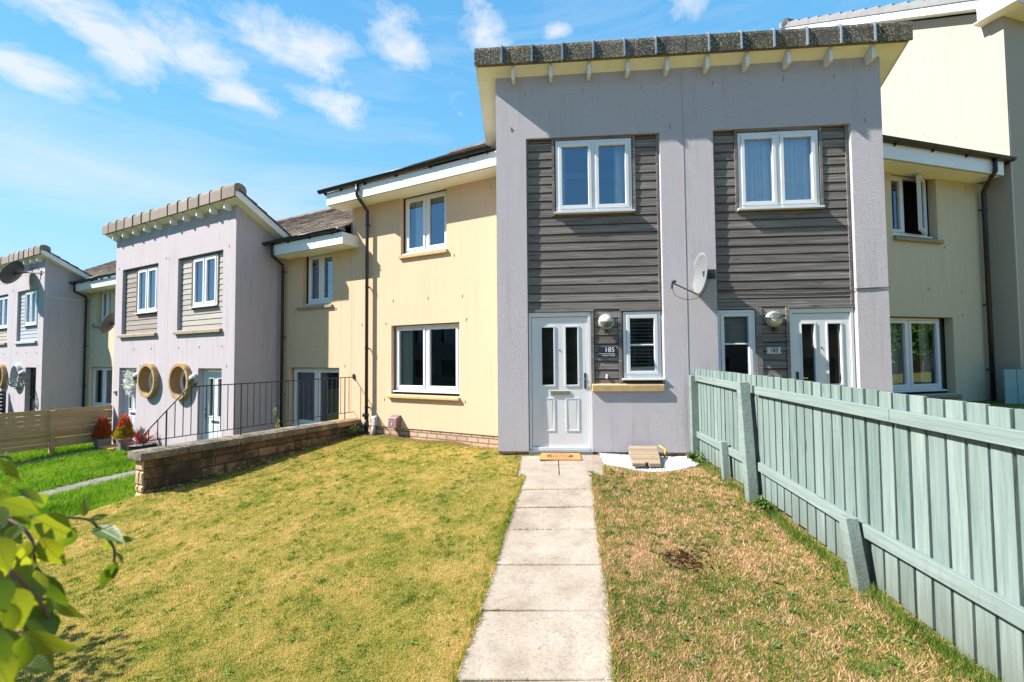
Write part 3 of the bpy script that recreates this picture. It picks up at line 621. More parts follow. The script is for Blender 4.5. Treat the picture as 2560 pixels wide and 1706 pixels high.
MB().box(-.31, .655, -.03, .06, -.085, -.034).build('door_step', plain('grey_step', (.22, .22, .22), .8, .1), h185)
win(h185, 1.145, 1.712, 1.075, 2.085, RB - .012, 1, bar=1.575, fw=.05, sw=.05, cover=lambda o, gl: blind(o, 1.2, 1.66, 1.1, 2.07, RB + .08, BLIND, .052, .5, .03))
sill(h185, .66, 1.735, .87, 1.0, -.035, .10)
vents(h185, [(-.326, 5.56), (.581, 5.566), (1.486, 5.572), (1.90, 4.914), (-.55, 5.0)], 0)
# cream wing in the L frame
PF[0] = 'L'
w = MB(); wall(w, -3.90, .35, -.03, 4.79, 0, [(-2.735, -1.0, .66, 2.095), (-2.48, -1.295, 3.555, 4.79)], .10)
w.add([(-3.9, 0, -1.2), (-3.9, 8.8, -1.2), (-3.9, 8.8, 5.1), (-3.9, 4.2, 7.65), (-3.9, 0, 5.1)], [(0, 4, 3, 2, 1)])
w.build('wall', CREAM, h185)
MB().box(-3.86, -3.852, -.0035, .003, -.02, 4.78).build('movement_joint', UPVC, h185)
MB().box(-3.9, .35, .018, .15, -.9, -.032).build('stone_base', BASEST, h185)
def eaves(par, x0, x1, zs, zf, y=-.42, wallz=None, m=UPVC, cheekL=True, cheekR=False, verge=None):
    f = MB(); f.box(x0, x1, y - .018, y, zs, zf)
    if cheekL: f.box(x0, x0 + .018, y + .001, .02, zs, zf)
    if cheekR: f.box(x1 - .018, x1, y + .001, .02, zs, zf)
    f.build('fascia', m, par)
    MB().box(x0 + (.019 if cheekL else 0), x1 - (.019 if cheekR else 0), y + .001, .05, zs + .005, zs + .02).build('soffit', SOFF, par)
    MB().box(x0 + .02, x1 - .02, y + .02, y + .032, zs + .001, zs + .0045).build('vent_strip', VSTR, par)
eaves(h185, -4.22, .35, 4.775, 5.03)
gutter(h185, -4.40, .0, -.482, 5.105, [-4.25, -3.75, -3.05, -2.2, -1.35, -.5, -.08])
roofbody(h185, -4.22, .9, -.44, 5.075, 8.4, -1, None, CREAM)
s30 = math.tan(R(30))
MB().hexa([(-4.24, -.42, 4.80), (-4.21, -.42, 4.80), (-4.21, 4.2, 4.80 + 4.62 * s30), (-4.24, 4.2, 4.80 + 4.62 * s30), (-4.24, -.42, 5.06), (-4.21, -.42, 5.06), (-4.21, 4.2, 5.06 + 4.62 * s30), (-4.24, 4.2, 5.06 + 4.62 * s30)]).build('bargeboard', PAINT, h185)
win(h185, -2.425, -1.305, 3.60, 4.765, .085, 2, cover=lambda o, gl: (curtain(o, -2.3, -1.98, 3.6, 4.75, .26, CURT, 5, .02),))
sill(h185, -2.50, -1.27, 3.475, 3.57, -.055, .09)
win(h185, -2.69, -1.04, .745, 2.08, .085, 2, cover=lambda o, gl: (curtain(o, -2.64, -2.30, .7, 2.07, .19, CURTG, 4, .02), curtain(o, -1.22, -1.0, .7, 2.07, .19, CURTG, 4, .02)), d=2.4)
sill(h185, -2.81, -.99, .585, .665, -.065, .09, joint=-1.95)
downpipe(h185, [(-3.24, -.482, 5.05), (-3.24, -.482, 4.82), (-3.33, -.10, 4.60), (-3.345, -.095, 4.52), (-3.345, -.095, .22)], [4.3, 2.95, 1.62, .36])
d_ = MB().lathe([(.04, -.28), (.045, -.1), (.052, -.1), (.052, .02), (.045, .02), (.045, .12), (.055, .12), (.055, .18), (.04, .18)], (-3.345, -.095, .05), (0, 0, 1), 12); d_.tube([(-3.39, -.095, .20), (-3.43, -.12, .20)], .04, 8); d_.build('pipe_shoe', BLACK, h185, smooth=True)
vents(h185, [(-.277, 4.599), (-1.116, 3.404), (-2.683, 2.611), (-1.76, 2.607), (-.931, 2.586), (-2.886, 2.138), (-.837, 2.133), (-3.583, 2.147), (-2.924, .536), (-.874, .563)], 0)
PF[0] = None

# ------------------------------------------------------------------ house 183: right half + cream wing to the right
h183 = thing('terraced_house', 'right half of the nearest lavender block, number 183, behind the green fence', 'house', 'M', (0, 0, 0), 'terraced houses of the curved row')
block_half(h183, 'M', 2.095, 4.97, 0, ZT, -.045, [(2.535, 3.585, .90, 4.84), (3.585, 4.53, -.045, 4.84)], [], LAV, RIDGE, TILED, 1, [2.43, 3.01, 3.60, 4.19, 4.78], first=.335)
MB().quad((4.5295, .001, -.04), (4.497, RB_, -.04), (4.497, RB_, 4.839), (4.5295, .001, 4.839)).build('splayed_reveal', LAV, h183)
MB().box(2.095, 4.95, .03, .2, -.6, -.047).build('brick_base', BASEST, h183)
c = MB(); boards(c, 2.537, 4.493, 2.12, 4.80, RB, (2.86, 4.125, 3.555, 5)); boards(c, 3.19, 3.53, .9275, 2.12, RB)
backing(c, 2.536, 4.494, 2.1, 4.839, RB + .025, RB + .035, (2.925, 4.06, 3.64, 4.775)); c.box(3.08, 3.58, RB + .025, RB + .035, .91, 2.1); c.build('timber_cladding', CLAD, h183)
t = MB(); t.box(2.537, 3.14, RB - .03, RB + .02, 2.098, 2.135); t.box(3.582, 4.494, RB - .03, RB + .02, 2.098, 2.135)
t.box(3.10, 3.185, RB - .028, RB + .02, 1.0, 2.12); t.box(3.535, 3.58, RB - .028, RB + .03, 0, 2.12); t.box(2.86, 2.90, RB - .028, RB + .02, 3.57, 4.835); t.box(4.09, 4.128, RB - .028, RB + .02, 3.57, 4.835)
t.box(2.537, 2.56, RB - .026, RB + .02, 2.136, 4.835); t.box(4.462, 4.494, RB - .026, RB + .02, 2.136, 4.835); t.box(2.902, 4.088, RB - .03, RB + .02, 4.80, 4.836)
t.build('timber_trim', CLAD, h183)
win(h183, 2.91, 4.078, 3.625, 4.79, RB - .018, 2, cover=lambda o, gl: (curtain(o, 2.95, 3.45, 3.6, 4.78, RB + .10, CURT, 8, .03), curtain(o, 3.55, 4.04, 3.6, 4.78, RB + .10, CURT, 8, .03, 3)))
win(h183, 2.545, 3.095, 1.02, 2.085, RB - .012, 1, bar=1.575, fw=.045, sw=.05, cover=lambda o, gl: blind(o, 2.6, 3.05, 1.58, 2.07, RB + .09, BLIND, .03, 1.1, .03))
door(h183, 3.588, 4.492, -.03, 2.09, RB - .015, hside=-1)
sill(h183, 2.53, 3.6, .87, 1.0, -.035, .10)
vents(h183, [(2.554, 5.567), (3.594, 5.571), (4.318, 5.564), (4.731, 4.885)], 0)
cb = MB(); cb.tube([(2.44, -.004, 2.68), (2.545, .03, 2.66), (2.56, .03, 2.365), (3.24, .028, 2.352), (3.8, .028, 2.35), (4.46, .03, 2.355), (4.51, -.006, 2.365), (4.75, -.006, 2.375), (4.985, -.006, 2.38), (4.985, .6, 2.38)], .006, 6); cb.build('cable', IRON, h183)
PF[0] = 'R'
w = MB(); wall(w, -.3, 3.83, -.8, 4.745, 0, [(1.05, 2.835, .66, 2.09), (1.39, 2.54, 3.555, 4.745)], .14); w.build('wall', CREAM2, h183)
eaves(h183, -.5, 3.62, 4.725, 4.985, -.42, cheekL=False, cheekR=True)
gutter(h183, -.1, 3.80, -.482, 5.04, [.85, 1.75, 2.6, 3.72])
roofbody(h183, -.5, 3.82, -.44, 4.99, 8.4, -1, None, CREAM2)
win(h183, 1.20, 2.42, 3.62, 4.735, .10, 2, open_right=True, cover=lambda o, gl: curtain(o, 1.28, 1.4, 3.62, 4.7, .28, CURT, 2, .02))
sill(h183, 1.385, 2.60, 3.475, 3.565, -.06, .09, STONE2)
win(h183, 1.0, 2.665, .745, 2.075, .12, 2, cover=lambda o, gl: (curtain(o, 1.05, 1.9, .7, 2.07, .29, CURTG, 9, .02), curtain(o, 2.36, 2.62, .7, 2.07, .29, CURTG, 3, .02)))
sill(h183, 1.0, 2.90, .585, .665, -.06, .12, STONE2)
downpipe(h183, [(3.30, -.482, 5.0), (3.30, -.482, 4.76), (3.66, -.10, 4.53), (3.675, -.095, 4.45), (3.68, -.095, -.6)], [4.2, 2.35, 1.1], r=.038)
vents(h183, [(3.353, 4.62), (2.69, 3.412), (2.216, 2.6), (3.105, 2.58), (3.095, 2.131), (2.964, .565)], 0)
PF[0] = None

# ------------------------------------------------------------------ tall end house (R frame)
hT = thing('terraced_house', 'tallest house at the right edge, bright ivory gable wall rising above the low cream wing', 'house', 'R', (3.83, -.43, 0))
zw = lambda y: 8.19 + .60 * y
X0, YF, YB, YR = 3.83, -.43, 8.6, 4.1
w = MB(); w.add([(X0, YF, -1), (X0, YF, 7.93), (X0, YR, zw(YR)), (X0, YB, 7.93), (X0, YB, -1)], [(0, 1, 2, 3, 4)])
w.quad((X0, YF, -1), (X0 + 7, YF, -1), (X0 + 7, YF, 7.93), (X0, YF, 7.93)); w.quad((X0, YB, -1), (X0, YB, 7.93), (X0 + 7, YB, 7.93), (X0 + 7, YB, -1)); w.quad((X0 + 7, YF, -1), (X0 + 7, YB, -1), (X0 + 7, YB, 7.93), (X0 + 7, YF, 7.93))
w.build('wall', CREAM3, hT)
MB().box(X0 - .003, X0 + .002, -.112, -.104, 5.0, 8.0).box(X0 + .03, X0 + .038, YF - .003, YF + .002, -.5, 6).build('movement_joint', UPVC, hT)
ver = MB(); xo = X0 - .25
def rk(y, h): return 8.235 + .592 * y + h
for xa, xb in ((xo - .022, xo),):
    ver.hexa([(xa, -.19, rk(-.19, -.01)), (xb, -.19, rk(-.19, -.01)), (xb, YR, rk(YR, -.01)), (xa, YR, rk(YR, -.01)), (xa, -.19, rk(-.19, .17)), (xb, -.19, rk(-.19, .17)), (xb, YR, rk(YR, .17)), (xa, YR, rk(YR, .17))])
ver.prism_x([(-.189, 7.835), (-.74, 7.835), (-.74, rk(-.74, .17)), (-.189, rk(-.189, .17))], xo - .022, xo)
ver.build('bargeboard', UPVC, hT)
s = MB(); s.hexa([(xo, -.19, rk(-.19, 0)), (X0, -.19, rk(-.19, 0)), (X0, YR, rk(YR, 0)), (xo, YR, rk(YR, 0)), (xo, -.19, rk(-.19, .02)), (X0, -.19, rk(-.19, .02)), (X0, YR, rk(YR, .02)), (xo, YR, rk(YR, .02))])
s.box(xo, X0 + 7, -.74, -.10, 7.84, 7.86); s.build('soffit', SOFF, hT)
MB().box(xo - .022, X0 + 7, -.76, -.742, 7.83, 8.02).build('fascia', UPVC, hT)
gutter(hT, xo - .05, X0 + 7, -.82, 8.03, [X0 + .4, X0 + 1.2])
vc = MB(); y = -.82; i = 0
while y < YR - .1:
    a, b = y, y + .30
    vc.hexa([(xo - .05, a, rk(a, .165)), (xo + .08, a, rk(a, .165)), (xo + .08, b, rk(b, .165)), (xo - .05, b, rk(b, .165)), (xo - .05, a, rk(a, .355)), (xo + .08, a, rk(a, .355)), (xo + .08, b + .02, rk(b, .315)), (xo - .05, b + .02, rk(b, .315))])
    vc.box(xo - .052, xo - .045, a - .005, a + .018, rk(a, .16), rk(a, .35)); y += .30
vc.build('verge_tiles', TILEG, hT)
tiles(hT, xo + .06, X0 + 7, -.80, rk(-.80, .17) + .02, (YR + .8) / math.cos(R(30.6)), 30.6, TILED)
tiles(hT, xo + .06, X0 + 7, 2 * YR + .8, rk(-.80, .17), (YR + .8) / math.cos(R(30.6)), 30.6, TILED, tw=.9, exp=.9, up=-1, name='rear_roof')
MB().tube([(xo - .05, YR, rk(YR, .30)), (X0 + 7, YR, rk(YR, .30))], .12, 8).build('roof_ridge', TILED, hT)
vents_side(hT, [(.957, 8.428), (.406, 8.095), (1.502, 6.528), (.951, 6.19), (.392, 5.851)], X0)

# ------------------------------------------------------------------ the two lower blocks in the L frame
YK = -1.15; ZK = 4.95; FK = -.90
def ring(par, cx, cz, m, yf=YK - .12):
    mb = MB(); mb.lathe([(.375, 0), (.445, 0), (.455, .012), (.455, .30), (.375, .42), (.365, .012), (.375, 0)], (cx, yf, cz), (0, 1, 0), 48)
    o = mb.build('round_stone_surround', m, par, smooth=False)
    for k in (.25, .75, 1.35, 1.75): 
        a = math.pi * k; p = MB(); c_, s_ = math.cos(a), math.sin(a)
        p.tube([(cx + c_ * .37, yf - .001, cz + s_ * .37), (cx + c_ * .455, yf - .001, cz + s_ * .455)], .004, 5); p.build('mortar_joint', STONE2, o)
    r_ = MB().lathe([(.30, -.05), (.365, -.05), (.37, .02), (.30, .02), (.30, -.05)], (cx, yf + .27, cz), (0, 1, 0), 40); r_.build('round_window_frame', UPVC, o, smooth=False)
    g = MB(); g.lathe([(.001, 0), (.305, 0)], (cx, yf + .265, cz), (0, 1, 0), 40); g.build('pane', DOORGL, o)
def low_house(dx, side, group, label, clad, sillm, ringm, doorm, leafm, wingx, gu, pane_cover):
    h = thing('terraced_house', label, 'house', 'L', (-9.25 + dx, YK, FK), group)
    J = -9.255 + dx
    if side > 0:
        x0, x1 = J, -6.34 + dx; panel = (-8.79 + dx, -6.83 + dx); dr = (-7.80 + dx, -6.82 + dx); rc = -8.46 + dx; wn = (-8.22 + dx, -7.17 + dx); br = [-8.85, -8.26, -7.68, -7.10, -6.54]
    else:
        x0, x1 = -12.13 + dx, J; panel = (-11.72 + dx, -9.76 + dx); dr = (-11.78 + dx, -10.80 + dx); rc = -10.03 + dx; wn = (-11.0 + dx, -9.92 + dx); br = [-11.95, -11.38, -10.78, -10.18, -9.6]
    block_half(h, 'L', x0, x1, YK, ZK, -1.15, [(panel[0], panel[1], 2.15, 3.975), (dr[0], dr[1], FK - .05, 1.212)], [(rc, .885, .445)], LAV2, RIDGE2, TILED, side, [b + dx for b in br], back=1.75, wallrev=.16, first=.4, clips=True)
    if side > 0: MB().box(J - .004, J + .004, YK - .003, YK + .002, -1, ZK - .02).build('movement_joint', PAINT, h)
    yb = YK + .085; c = MB(); boards(c, panel[0] + .002, panel[1] - .002, 2.12, 3.97, yb, (wn[0] - .05, wn[1] + .05, 2.66, 4.1)); backing(c, panel[0] + .001, panel[1] - .001, 2.15, 3.974, yb + .025, yb + .04, (wn[0] + .01, wn[1] - .01, 2.73, 3.91)); c.build('timber_cladding', clad, h)
    t = MB(); t.box(wn[0] - .055, wn[0] - .01, yb - .03, yb + .02, 2.68, 3.93); t.box(wn[1] + .01, wn[1] + .055, yb - .03, yb + .02, 2.68, 3.93); t.box(panel[0] + .002, panel[1] - .002, yb - .04, yb + .02, 3.935, 3.972); t.build('timber_trim', DKTR if clad is not CLADG else CLADG, h)
    win(h, wn[0], wn[1], 2.72, 3.92, yb - .02, 2, cover=pane_cover)
    sill(h, panel[0] - .07, panel[1] + .0, 2.05, 2.155, YK - .065, YK + .08, sillm, joint=(panel[0] + panel[1]) / 2 - .1)
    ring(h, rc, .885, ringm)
    door(h, dr[0] + .005, dr[1] - .005, FK - .03, 1.205, YK + .13, m=doorm, leaf=leafm, hside=-1 if side > 0 else 1)
    vl = [(-6.601, 4.02), (-9.233, 4.03), (-8.688, 1.717), (-7.766, 1.715), (-6.828, 1.711), (-6.627, 1.26)] if side > 0 else [(-9.367, 4.045), (-11.924, 4.021), (-10.957, 1.718), (-10.033, 1.716), (-10.627, 1.269)]
    vents(h, [(a + dx, b) for a, b in vl], YK)
    if side > 0: vents_side(h, [(-.919, 4.455), (-.734, 3.787), (-.485, 1.712), (-.5, 1.257)], -6.34 + dx)
    # cream wing beside the block
    wx0, wx1 = wingx
    w = MB(); hl = [(-6.03 + dx, -4.285 + dx, -.22, 1.205), (-5.575 + dx, -4.54 + dx, 2.70, 3.905)] if side > 0 else []
    wall(w, wx0, wx1, -1.2, 3.905, 0, hl, .12); w.build('wall', CREAM2 if not (side > 0 and dx == 0) else CREAM, h)
    if side > 0:
        eaves(h, wx0 + .28, -3.71 + dx if dx == 0 else wx1, 3.875, 4.13, cheekL=True, cheekR=dx == 0)
        gutter(h, wx0 + .02, (-3.82 + dx) if dx == 0 else wx1, -.482, 4.20, [-6.05 + dx, -5.5 + dx, -4.75 + dx, -4.02 + dx])
        if dx == 0:
            MB().box(-3.96, -3.78, -.5, -.3, 4.19, 4.23).build('lead_flashing', LEAD, h); MB().box(-3.905, -3.885, -.03, .02, 4.15, 4.42).build('lead_flashing', LEAD, h)
        win(h, -5.47 + dx, -4.545 + dx, 2.745, 3.895, .09, 2, cover=lambda o, gl: blind(o, -5.4 + dx, -4.6 + dx, 2.75, 3.85, .20, BLIND, .062, 1.0, .06))
        sill(h, -5.74 + dx, -4.50 + dx, 2.59, 2.68, -.055, .09, STONE2)
        win(h, -5.98 + dx, -4.29 + dx, -.15, 1.19, .095, 2, cover=lambda o, gl: blind(o, -5.9 + dx, -4.35 + dx, -.1, 1.15, .22, BLINDD, .03, .5, .025))
        sill(h, -6.1 + dx, -4.25 + dx, -.3, -.22, -.06, .09, STONE)
        downpipe(h, [(-6.05 + dx, -.482, 4.15), (-6.02 + dx, -.482, 3.86), (-6.16 + dx, -.12, 3.72), (-6.17 + dx, -.10, 3.66), (-6.17 + dx, -.10, -.95)], [3.56, 1.95, .55])
        vents(h, [(a + dx, b) for a, b in ((-5.904, 2.538), (-4.397, 2.541), (-5.982, 1.709), (-5.058, 1.696), (-4.337, 3.731), (-4.11, 1.241))], 0)
    else:
        eaves(h, wx0, wx1, 3.875, 4.13, cheekL=False); gutter(h, wx0, wx1, -.482, 4.20, [wx0 + .4, wx0 + 1.2, wx0 + 2.0])
    roofbody(h, *gu, -.44, 4.17, 8.4, -1, None, CREAM2)
    return h
DKTR = plain('dark_stained_trim', (.13, .105, .10), .8, .2, 9)
BLB = lambda o, gl: [blind(o, g[0], g[1], g[2], g[3], CURY[0] + .12, BLIND, .05, .9) for g in gl]
NETC = lambda o, gl: [curtain(o, g[0] - .01, g[0] + .30, g[2] - .03, g[3] + .03, CURY[0] + .14, CURT, 5, .02) for g in gl]
G_ = 'terraced houses of the curved row'
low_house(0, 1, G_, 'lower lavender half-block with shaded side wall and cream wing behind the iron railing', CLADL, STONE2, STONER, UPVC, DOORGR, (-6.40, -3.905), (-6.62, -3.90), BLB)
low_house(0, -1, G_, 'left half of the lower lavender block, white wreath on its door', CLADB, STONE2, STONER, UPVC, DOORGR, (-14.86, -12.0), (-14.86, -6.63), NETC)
low_house(-10.98, 1, G_, 'farthest lavender half-block with grey ring window and black door behind the pine fence', CLADG, STONEG, STONEG, DKFR, DKFR, (-17.38, -14.865), (-17.6, -14.865), NETC)
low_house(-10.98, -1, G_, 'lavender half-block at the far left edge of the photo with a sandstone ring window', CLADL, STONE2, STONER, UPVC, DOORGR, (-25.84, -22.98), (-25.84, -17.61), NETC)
PF[0] = None
roofbody(h185, -.6, 2.09, 1.0, 5.25, 7.0, -1, None, LAV); roofbody(h183, 2.10, 4.8, 1.0, 5.25, 7.0, -1, None, LAV)

# ------------------------------------------------------------------ ground
def Lw(x, y): return tow('L', x, y)[:2]
CP = [(-.8, 7.0, -.13), (0, 6.95, -.07), (.7, 6.9, -.065), (1.6, 6.4, -.085), (1.0, 7.02, -.10), (1.6, 7.02, -.135), (2.1, 7.02, -.15), (.5, 5.94, -.085), (-.4, 5.94, -.095), (-.42, 4.34, -.245), (.46, 4.34, -.225), (-.5, 3.2, -.36), (.4, 3.2, -.33), (-.54, 2.63, -.44), (.36, 2.63, -.395), (-.6, 1.2, -.60), (.4, 1.2, -.56),
      (2.2, 6.9, -.09), (2.2, 5.5, -.10), (2.2, 4.5, -.11), (2.2, 3.3, -.18), (2.2, 2.4, -.215), (2.2, 1, -.32), (1.2, 5, -.14), (1.2, 3, -.28)]
for a, b, z in ((-.2, 0, -.24), (-3.1, 0, -.21), (-3.68, -3.96, -.51), (-3.68, -3.2, -.46), (-3.68, -2.3, -.40), (-3.68, -1.3, -.30), (-3.68, -.15, -.21), (-3.8, -5.2, -.66), (-3.8, -6.5, -.83), (-3.8, -8.5, -1.0), (-1.7, -.3, -.24)):
    x, y = Lw(a, b); CP.append((x, y, z))
CP = np.array(CP)
A_ = np.c_[CP[:, :2], np.ones(len(CP))]; PL = np.linalg.lstsq(A_, CP[:, 2], rcond=None)[0]; RES = CP[:, 2] - A_ @ PL
def H_up(X, Y):
    X = np.asarray(X, float); Y = np.asarray(Y, float); num = np.zeros(X.shape); den = np.zeros(X.shape) + 1e-9
    for (cx, cy, _), r in zip(CP, RES):
        w = 1.0 / ((X - cx) ** 2 + (Y - cy) ** 2 + .12) ** 1.6; num += w * r; den += w
    far = np.clip((np.hypot(X - 0, Y - 4) - 9) / 6, 0, 1)
    pl = PL[0] * np.clip(X, -12, 8) + PL[1] * np.clip(Y, -6, 10) + PL[2]
    return pl + num / den * (1 - far)
def loc_L(X, Y):
    c, s = math.cos(R(-23.6)), math.sin(R(-23.6)); dx, dy = X + .79, Y - 8.25
    return dx * c + dy * s, -dx * s + dy * c
def H(X, Y, full=False):
    X = np.asarray(X, float); Y = np.asarray(Y, float); xl, yl = loc_L(X, Y); up = H_up(X, Y)
    lo = -.94 - .06 * np.clip(-1.15 - yl, 0, 14)
    w = np.where(yl > -4, .06, .06 + np.clip((-4 - yl) * 1.0, 0, 1.1)); s = np.clip((-3.74 - xl) / w, 0, 1); s = s * s * (3 - 2 * s)
    z = up * (1 - s) + lo * s + .012 * np.sin(X * 3.1 + Y) * np.sin(Y * 2.3 - X)
    return (z, s) if full else z
def h1(x, y): return float(H(np.array([x]), np.array([y]))[0])
gx = np.r_[-900, -300, -120, -60, -35, np.arange(-27, -8, .3), np.arange(-8, 6.001, .07), np.arange(6.5, 20, 1.0), 30, 60, 150, 400, 900]
gy = np.r_[-900, -300, -120, -60, -30, -15, -8, -4, -2, np.arange(-1, 12.5, .09), np.arange(13, 24, 1.0), 40, 90, 300, 900]
GX, GY = np.meshgrid(gx, gy); GZ, GS = H(GX, GY, True)
pl_ = np.interp(GY, [-.4, 2.6, 5.86], [-.70, -.545, -.337]); onp = ((GX > pl_ + .03) & (GX < pl_ + .86) & (GY < 5.87) & (GY > -.5)) | ((GX > -.41) & (GX < .70) & (GY >= 5.8) & (GY < 6.98)); GZ = GZ - .035 * onp
lx_, ly_ = loc_L(GX, GY); GZ = GZ - .03 * ((((lx_ > -11.8) & (lx_ < -11.15)) | ((lx_ > -8.05) & (lx_ < -7.45))) & (ly_ > -9.4) & (ly_ < -1.25))
nx, ny = len(gx), len(gy); me = bpy.data.meshes.new('ground')
vs = np.c_[GX.ravel(), GY.ravel(), GZ.ravel()]; me.vertices.add(len(vs)); me.vertices.foreach_set('co', vs.ravel())
ii = (np.arange(ny - 1)[:, None] * nx + np.arange(nx - 1)[None, :]).ravel(); q = np.c_[ii, ii + 1, ii + nx + 1, ii + nx]
me.loops.add(q.size); me.loops.foreach_set('vertex_index', q.ravel()); me.polygons.add(len(q)); me.polygons.foreach_set('loop_start', np.arange(len(q)) * 4); me.update(calc_edges=True)
at = me.color_attributes.new('zone', 'FLOAT_COLOR', 'POINT')
xl, yl = loc_L(GX, GY)
rt = np.clip((GX - .35) / .3, 0, 1) * (GS < .5) * (GX < 2.35)
bed = np.clip(1 - np.abs(xl + 3.5) / .28, 0, 1) * (yl > -4.0) * (xl > -3.75) + np.clip(1 - np.abs(yl + .12) / .22, 0, 1) * (xl > -3.7) * (xl < .2)
at.data.foreach_set('color', np.c_[GS.ravel(), rt.ravel(), np.clip(bed, 0, 1).ravel(), np.ones(GS.size)].ravel())
me.polygons.foreach_set('use_smooth', np.ones(len(q), bool)); me.materials.append(ground_mat())
g = bpy.data.objects.new('ground', me); COL.objects.link(g); tag(g, 'sloping front gardens of patchy lawn, lower on the left side', None, kind='structure')

# ------------------------------------------------------------------ paths
def slabs(name, lst, label, m=None):
    mb = MB()
    for (a, b, c, d) in lst:     # four corners (x,y) counter clockwise
        pts = [a, b, c, d]; ctr = (sum(p[0] for p in pts) / 4, sum(p[1] for p in pts) / 4)
        hz = np.array([h1(*p) for p in pts]); P = np.c_[np.array(pts), np.ones(4)]; k = np.linalg.lstsq(P, hz, rcond=None)[0]
        tz = [float(np.dot((p[0], p[1], 1), k)) + .007 + rng.uniform(-.003, .003) for p in pts]
        mb.hexa([(p[0], p[1], z - .05) for p, z in zip(pts, tz)] + [(p[0], p[1], z) for p, z in zip(pts, tz)])
    o = mb.build(name, m or SLAB, bevel=.005); return tag(o, label, None, kind='structure')
jl = [(-.337, 5.86), (-.372, 5.40), (-.402, 4.90), (-.438, 4.36), (-.464, 3.77), (-.500, 3.18), (-.545, 2.60), (-.58, 2.0), (-.61, 1.4), (-.64, .8), (-.67, .2), (-.70, -.4)]
sl = []
for (xa, ya), (xb, yb) in zip(jl, jl[1:]): sl.append(((xb, yb + .008), (xb + .895, yb + .008), (xa + .895, ya), (xa, ya)))
sl += [((-.455, 5.87), (.118, 5.87), (.124, 6.41), (-.46, 6.41)), ((.128, 5.87), (.715, 5.87), (.735, 6.41), (.134, 6.41)), ((-.46, 6.42), (.124, 6.42), (.126, 6.93), (-.47, 6.93)), ((.134, 6.42), (.735, 6.42), (.76, 6.93), (.136, 6.93))]
slabs('path', sl, 'concrete slab path leading to the white front door')
def lpath(x0, x1, y0, y1, n):
    r_ = []
    for i in range(n):
        ya = y0 + (y1 - y0) * i / n; yb = y0 + (y1 - y0) * (i + 1) / n - .01
        r_.append(tuple(Lw(x, y) for x, y in ((x0, yb), (x0, ya), (x1, ya), (x1, yb)))[::-1] if False else (Lw(x0, ya), Lw(x1, ya), Lw(x1, yb), Lw(x0, yb)))
    return r_
slabs('path', lpath(-11.85, -11.1, -9.5, -1.2, 14), 'grey slab path on the lower level to the door with the white wreath', SLABD)
slabs('path', lpath(-8.10, -7.40, -9.5, -1.2, 14), 'grey slab path on the lower level nearest the stone garden wall', SLABD)

# ------------------------------------------------------------------ grass
def blades(name, X, Y, hgt, wid, mat, label, lean=.5, zoff=0.0, rnd=None):
    n = len(X); Z = H(X, Y) - .004 + zoff; a = npr.uniform(0, 2 * np.pi, n); l = npr.uniform(0, 2 * np.pi, n); le = npr.uniform(.1, 1, n) * lean * hgt
    dx, dy = np.cos(a) * wid / 2, np.sin(a) * wid / 2
    v = np.empty((n, 3, 3)); v[:, 0] = np.c_[X - dx, Y - dy, Z]; v[:, 1] = np.c_[X + dx, Y + dy, Z]; v[:, 2] = np.c_[X + np.cos(l) * le, Y + np.sin(l) * le, Z + hgt]
    me = bpy.data.meshes.new(name); me.vertices.add(3 * n); me.vertices.foreach_set('co', v.ravel()); me.loops.add(3 * n); me.loops.foreach_set('vertex_index', np.arange(3 * n)); me.polygons.add(n); me.polygons.foreach_set('loop_start', np.arange(n) * 3); me.update(calc_edges=True)
    r_ = np.repeat(npr.uniform(0, 1, n) if rnd is None else rnd, 3); at = me.attributes.new('rnd', 'FLOAT', 'POINT'); at.data.foreach_set('value', r_)
    me.materials.append(mat); o = bpy.data.objects.new(name, me); COL.objects.link(o); return tag(o, label, 'grass', kind='stuff')
def sample(n, x0, x1, y0, y1, p=1.5, ref=2.5):
    out = []
    while sum(len(a) for a, b in out) < n:
        X = npr.uniform(x0, x1, n); Y = npr.uniform(y0, y1, n); d = np.hypot(X, Y) + .01; k = npr.uniform(0, 1, n) < np.clip((ref / d), 0, 1) ** p
        k &= (X / np.maximum(Y, .3) > -1.6) & (X / np.maximum(Y, .3) < 1.3)
        out.append((X[k], Y[k]))
    X = np.concatenate([a for a, b in out])[:n]; Y = np.concatenate([b for a, b in out])[:n]; return X, Y
def pleft(Y): return np.interp(Y, [p[1] for p in jl][::-1], [p[0] for p in jl][::-1])
def clear(X, Y):
    xl, yl = loc_L(X, Y); k = (Y < 6.98) | ((X < -.82) & (yl < -.03)); pl = pleft(Y); j = npr.normal(0, .022, len(X))
    k &= ~((X > pl + j + .02) & (X < pl + .875 + j) & (Y < 5.86)); k &= ~((X > -.44 + j) & (X < .72 + j) & (Y >= 5.84 + j)); return k
X, Y = sample(520000, -8.5, .0, 1.3, 10.2, 1.35); xl, yl = loc_L(X, Y); k = clear(X, Y) & (xl > -3.72) & (X < pleft(Y) + .5)
bedm = (xl < -3.42 + npr.normal(0, .05, len(X))) & (yl > -3.9); k &= ~(bedm & (npr.uniform(0, 1, len(X)) < .8)) & ~((yl > -.2 + npr.normal(0, .05, len(X))) & (npr.uniform(0, 1, len(X)) < .75)); X, Y = X[k], Y[k]; d = np.hypot(X, Y)
LAWN = blade_mat('mown_grass', [(0, (.065, .15, .014)), (.22, (.20, .275, .03)), (.43, (.45, .415, .075)), (.64, (.64, .485, .13)), (1, (.80, .56, .27))], 2.3, .22, 0.0, .4)
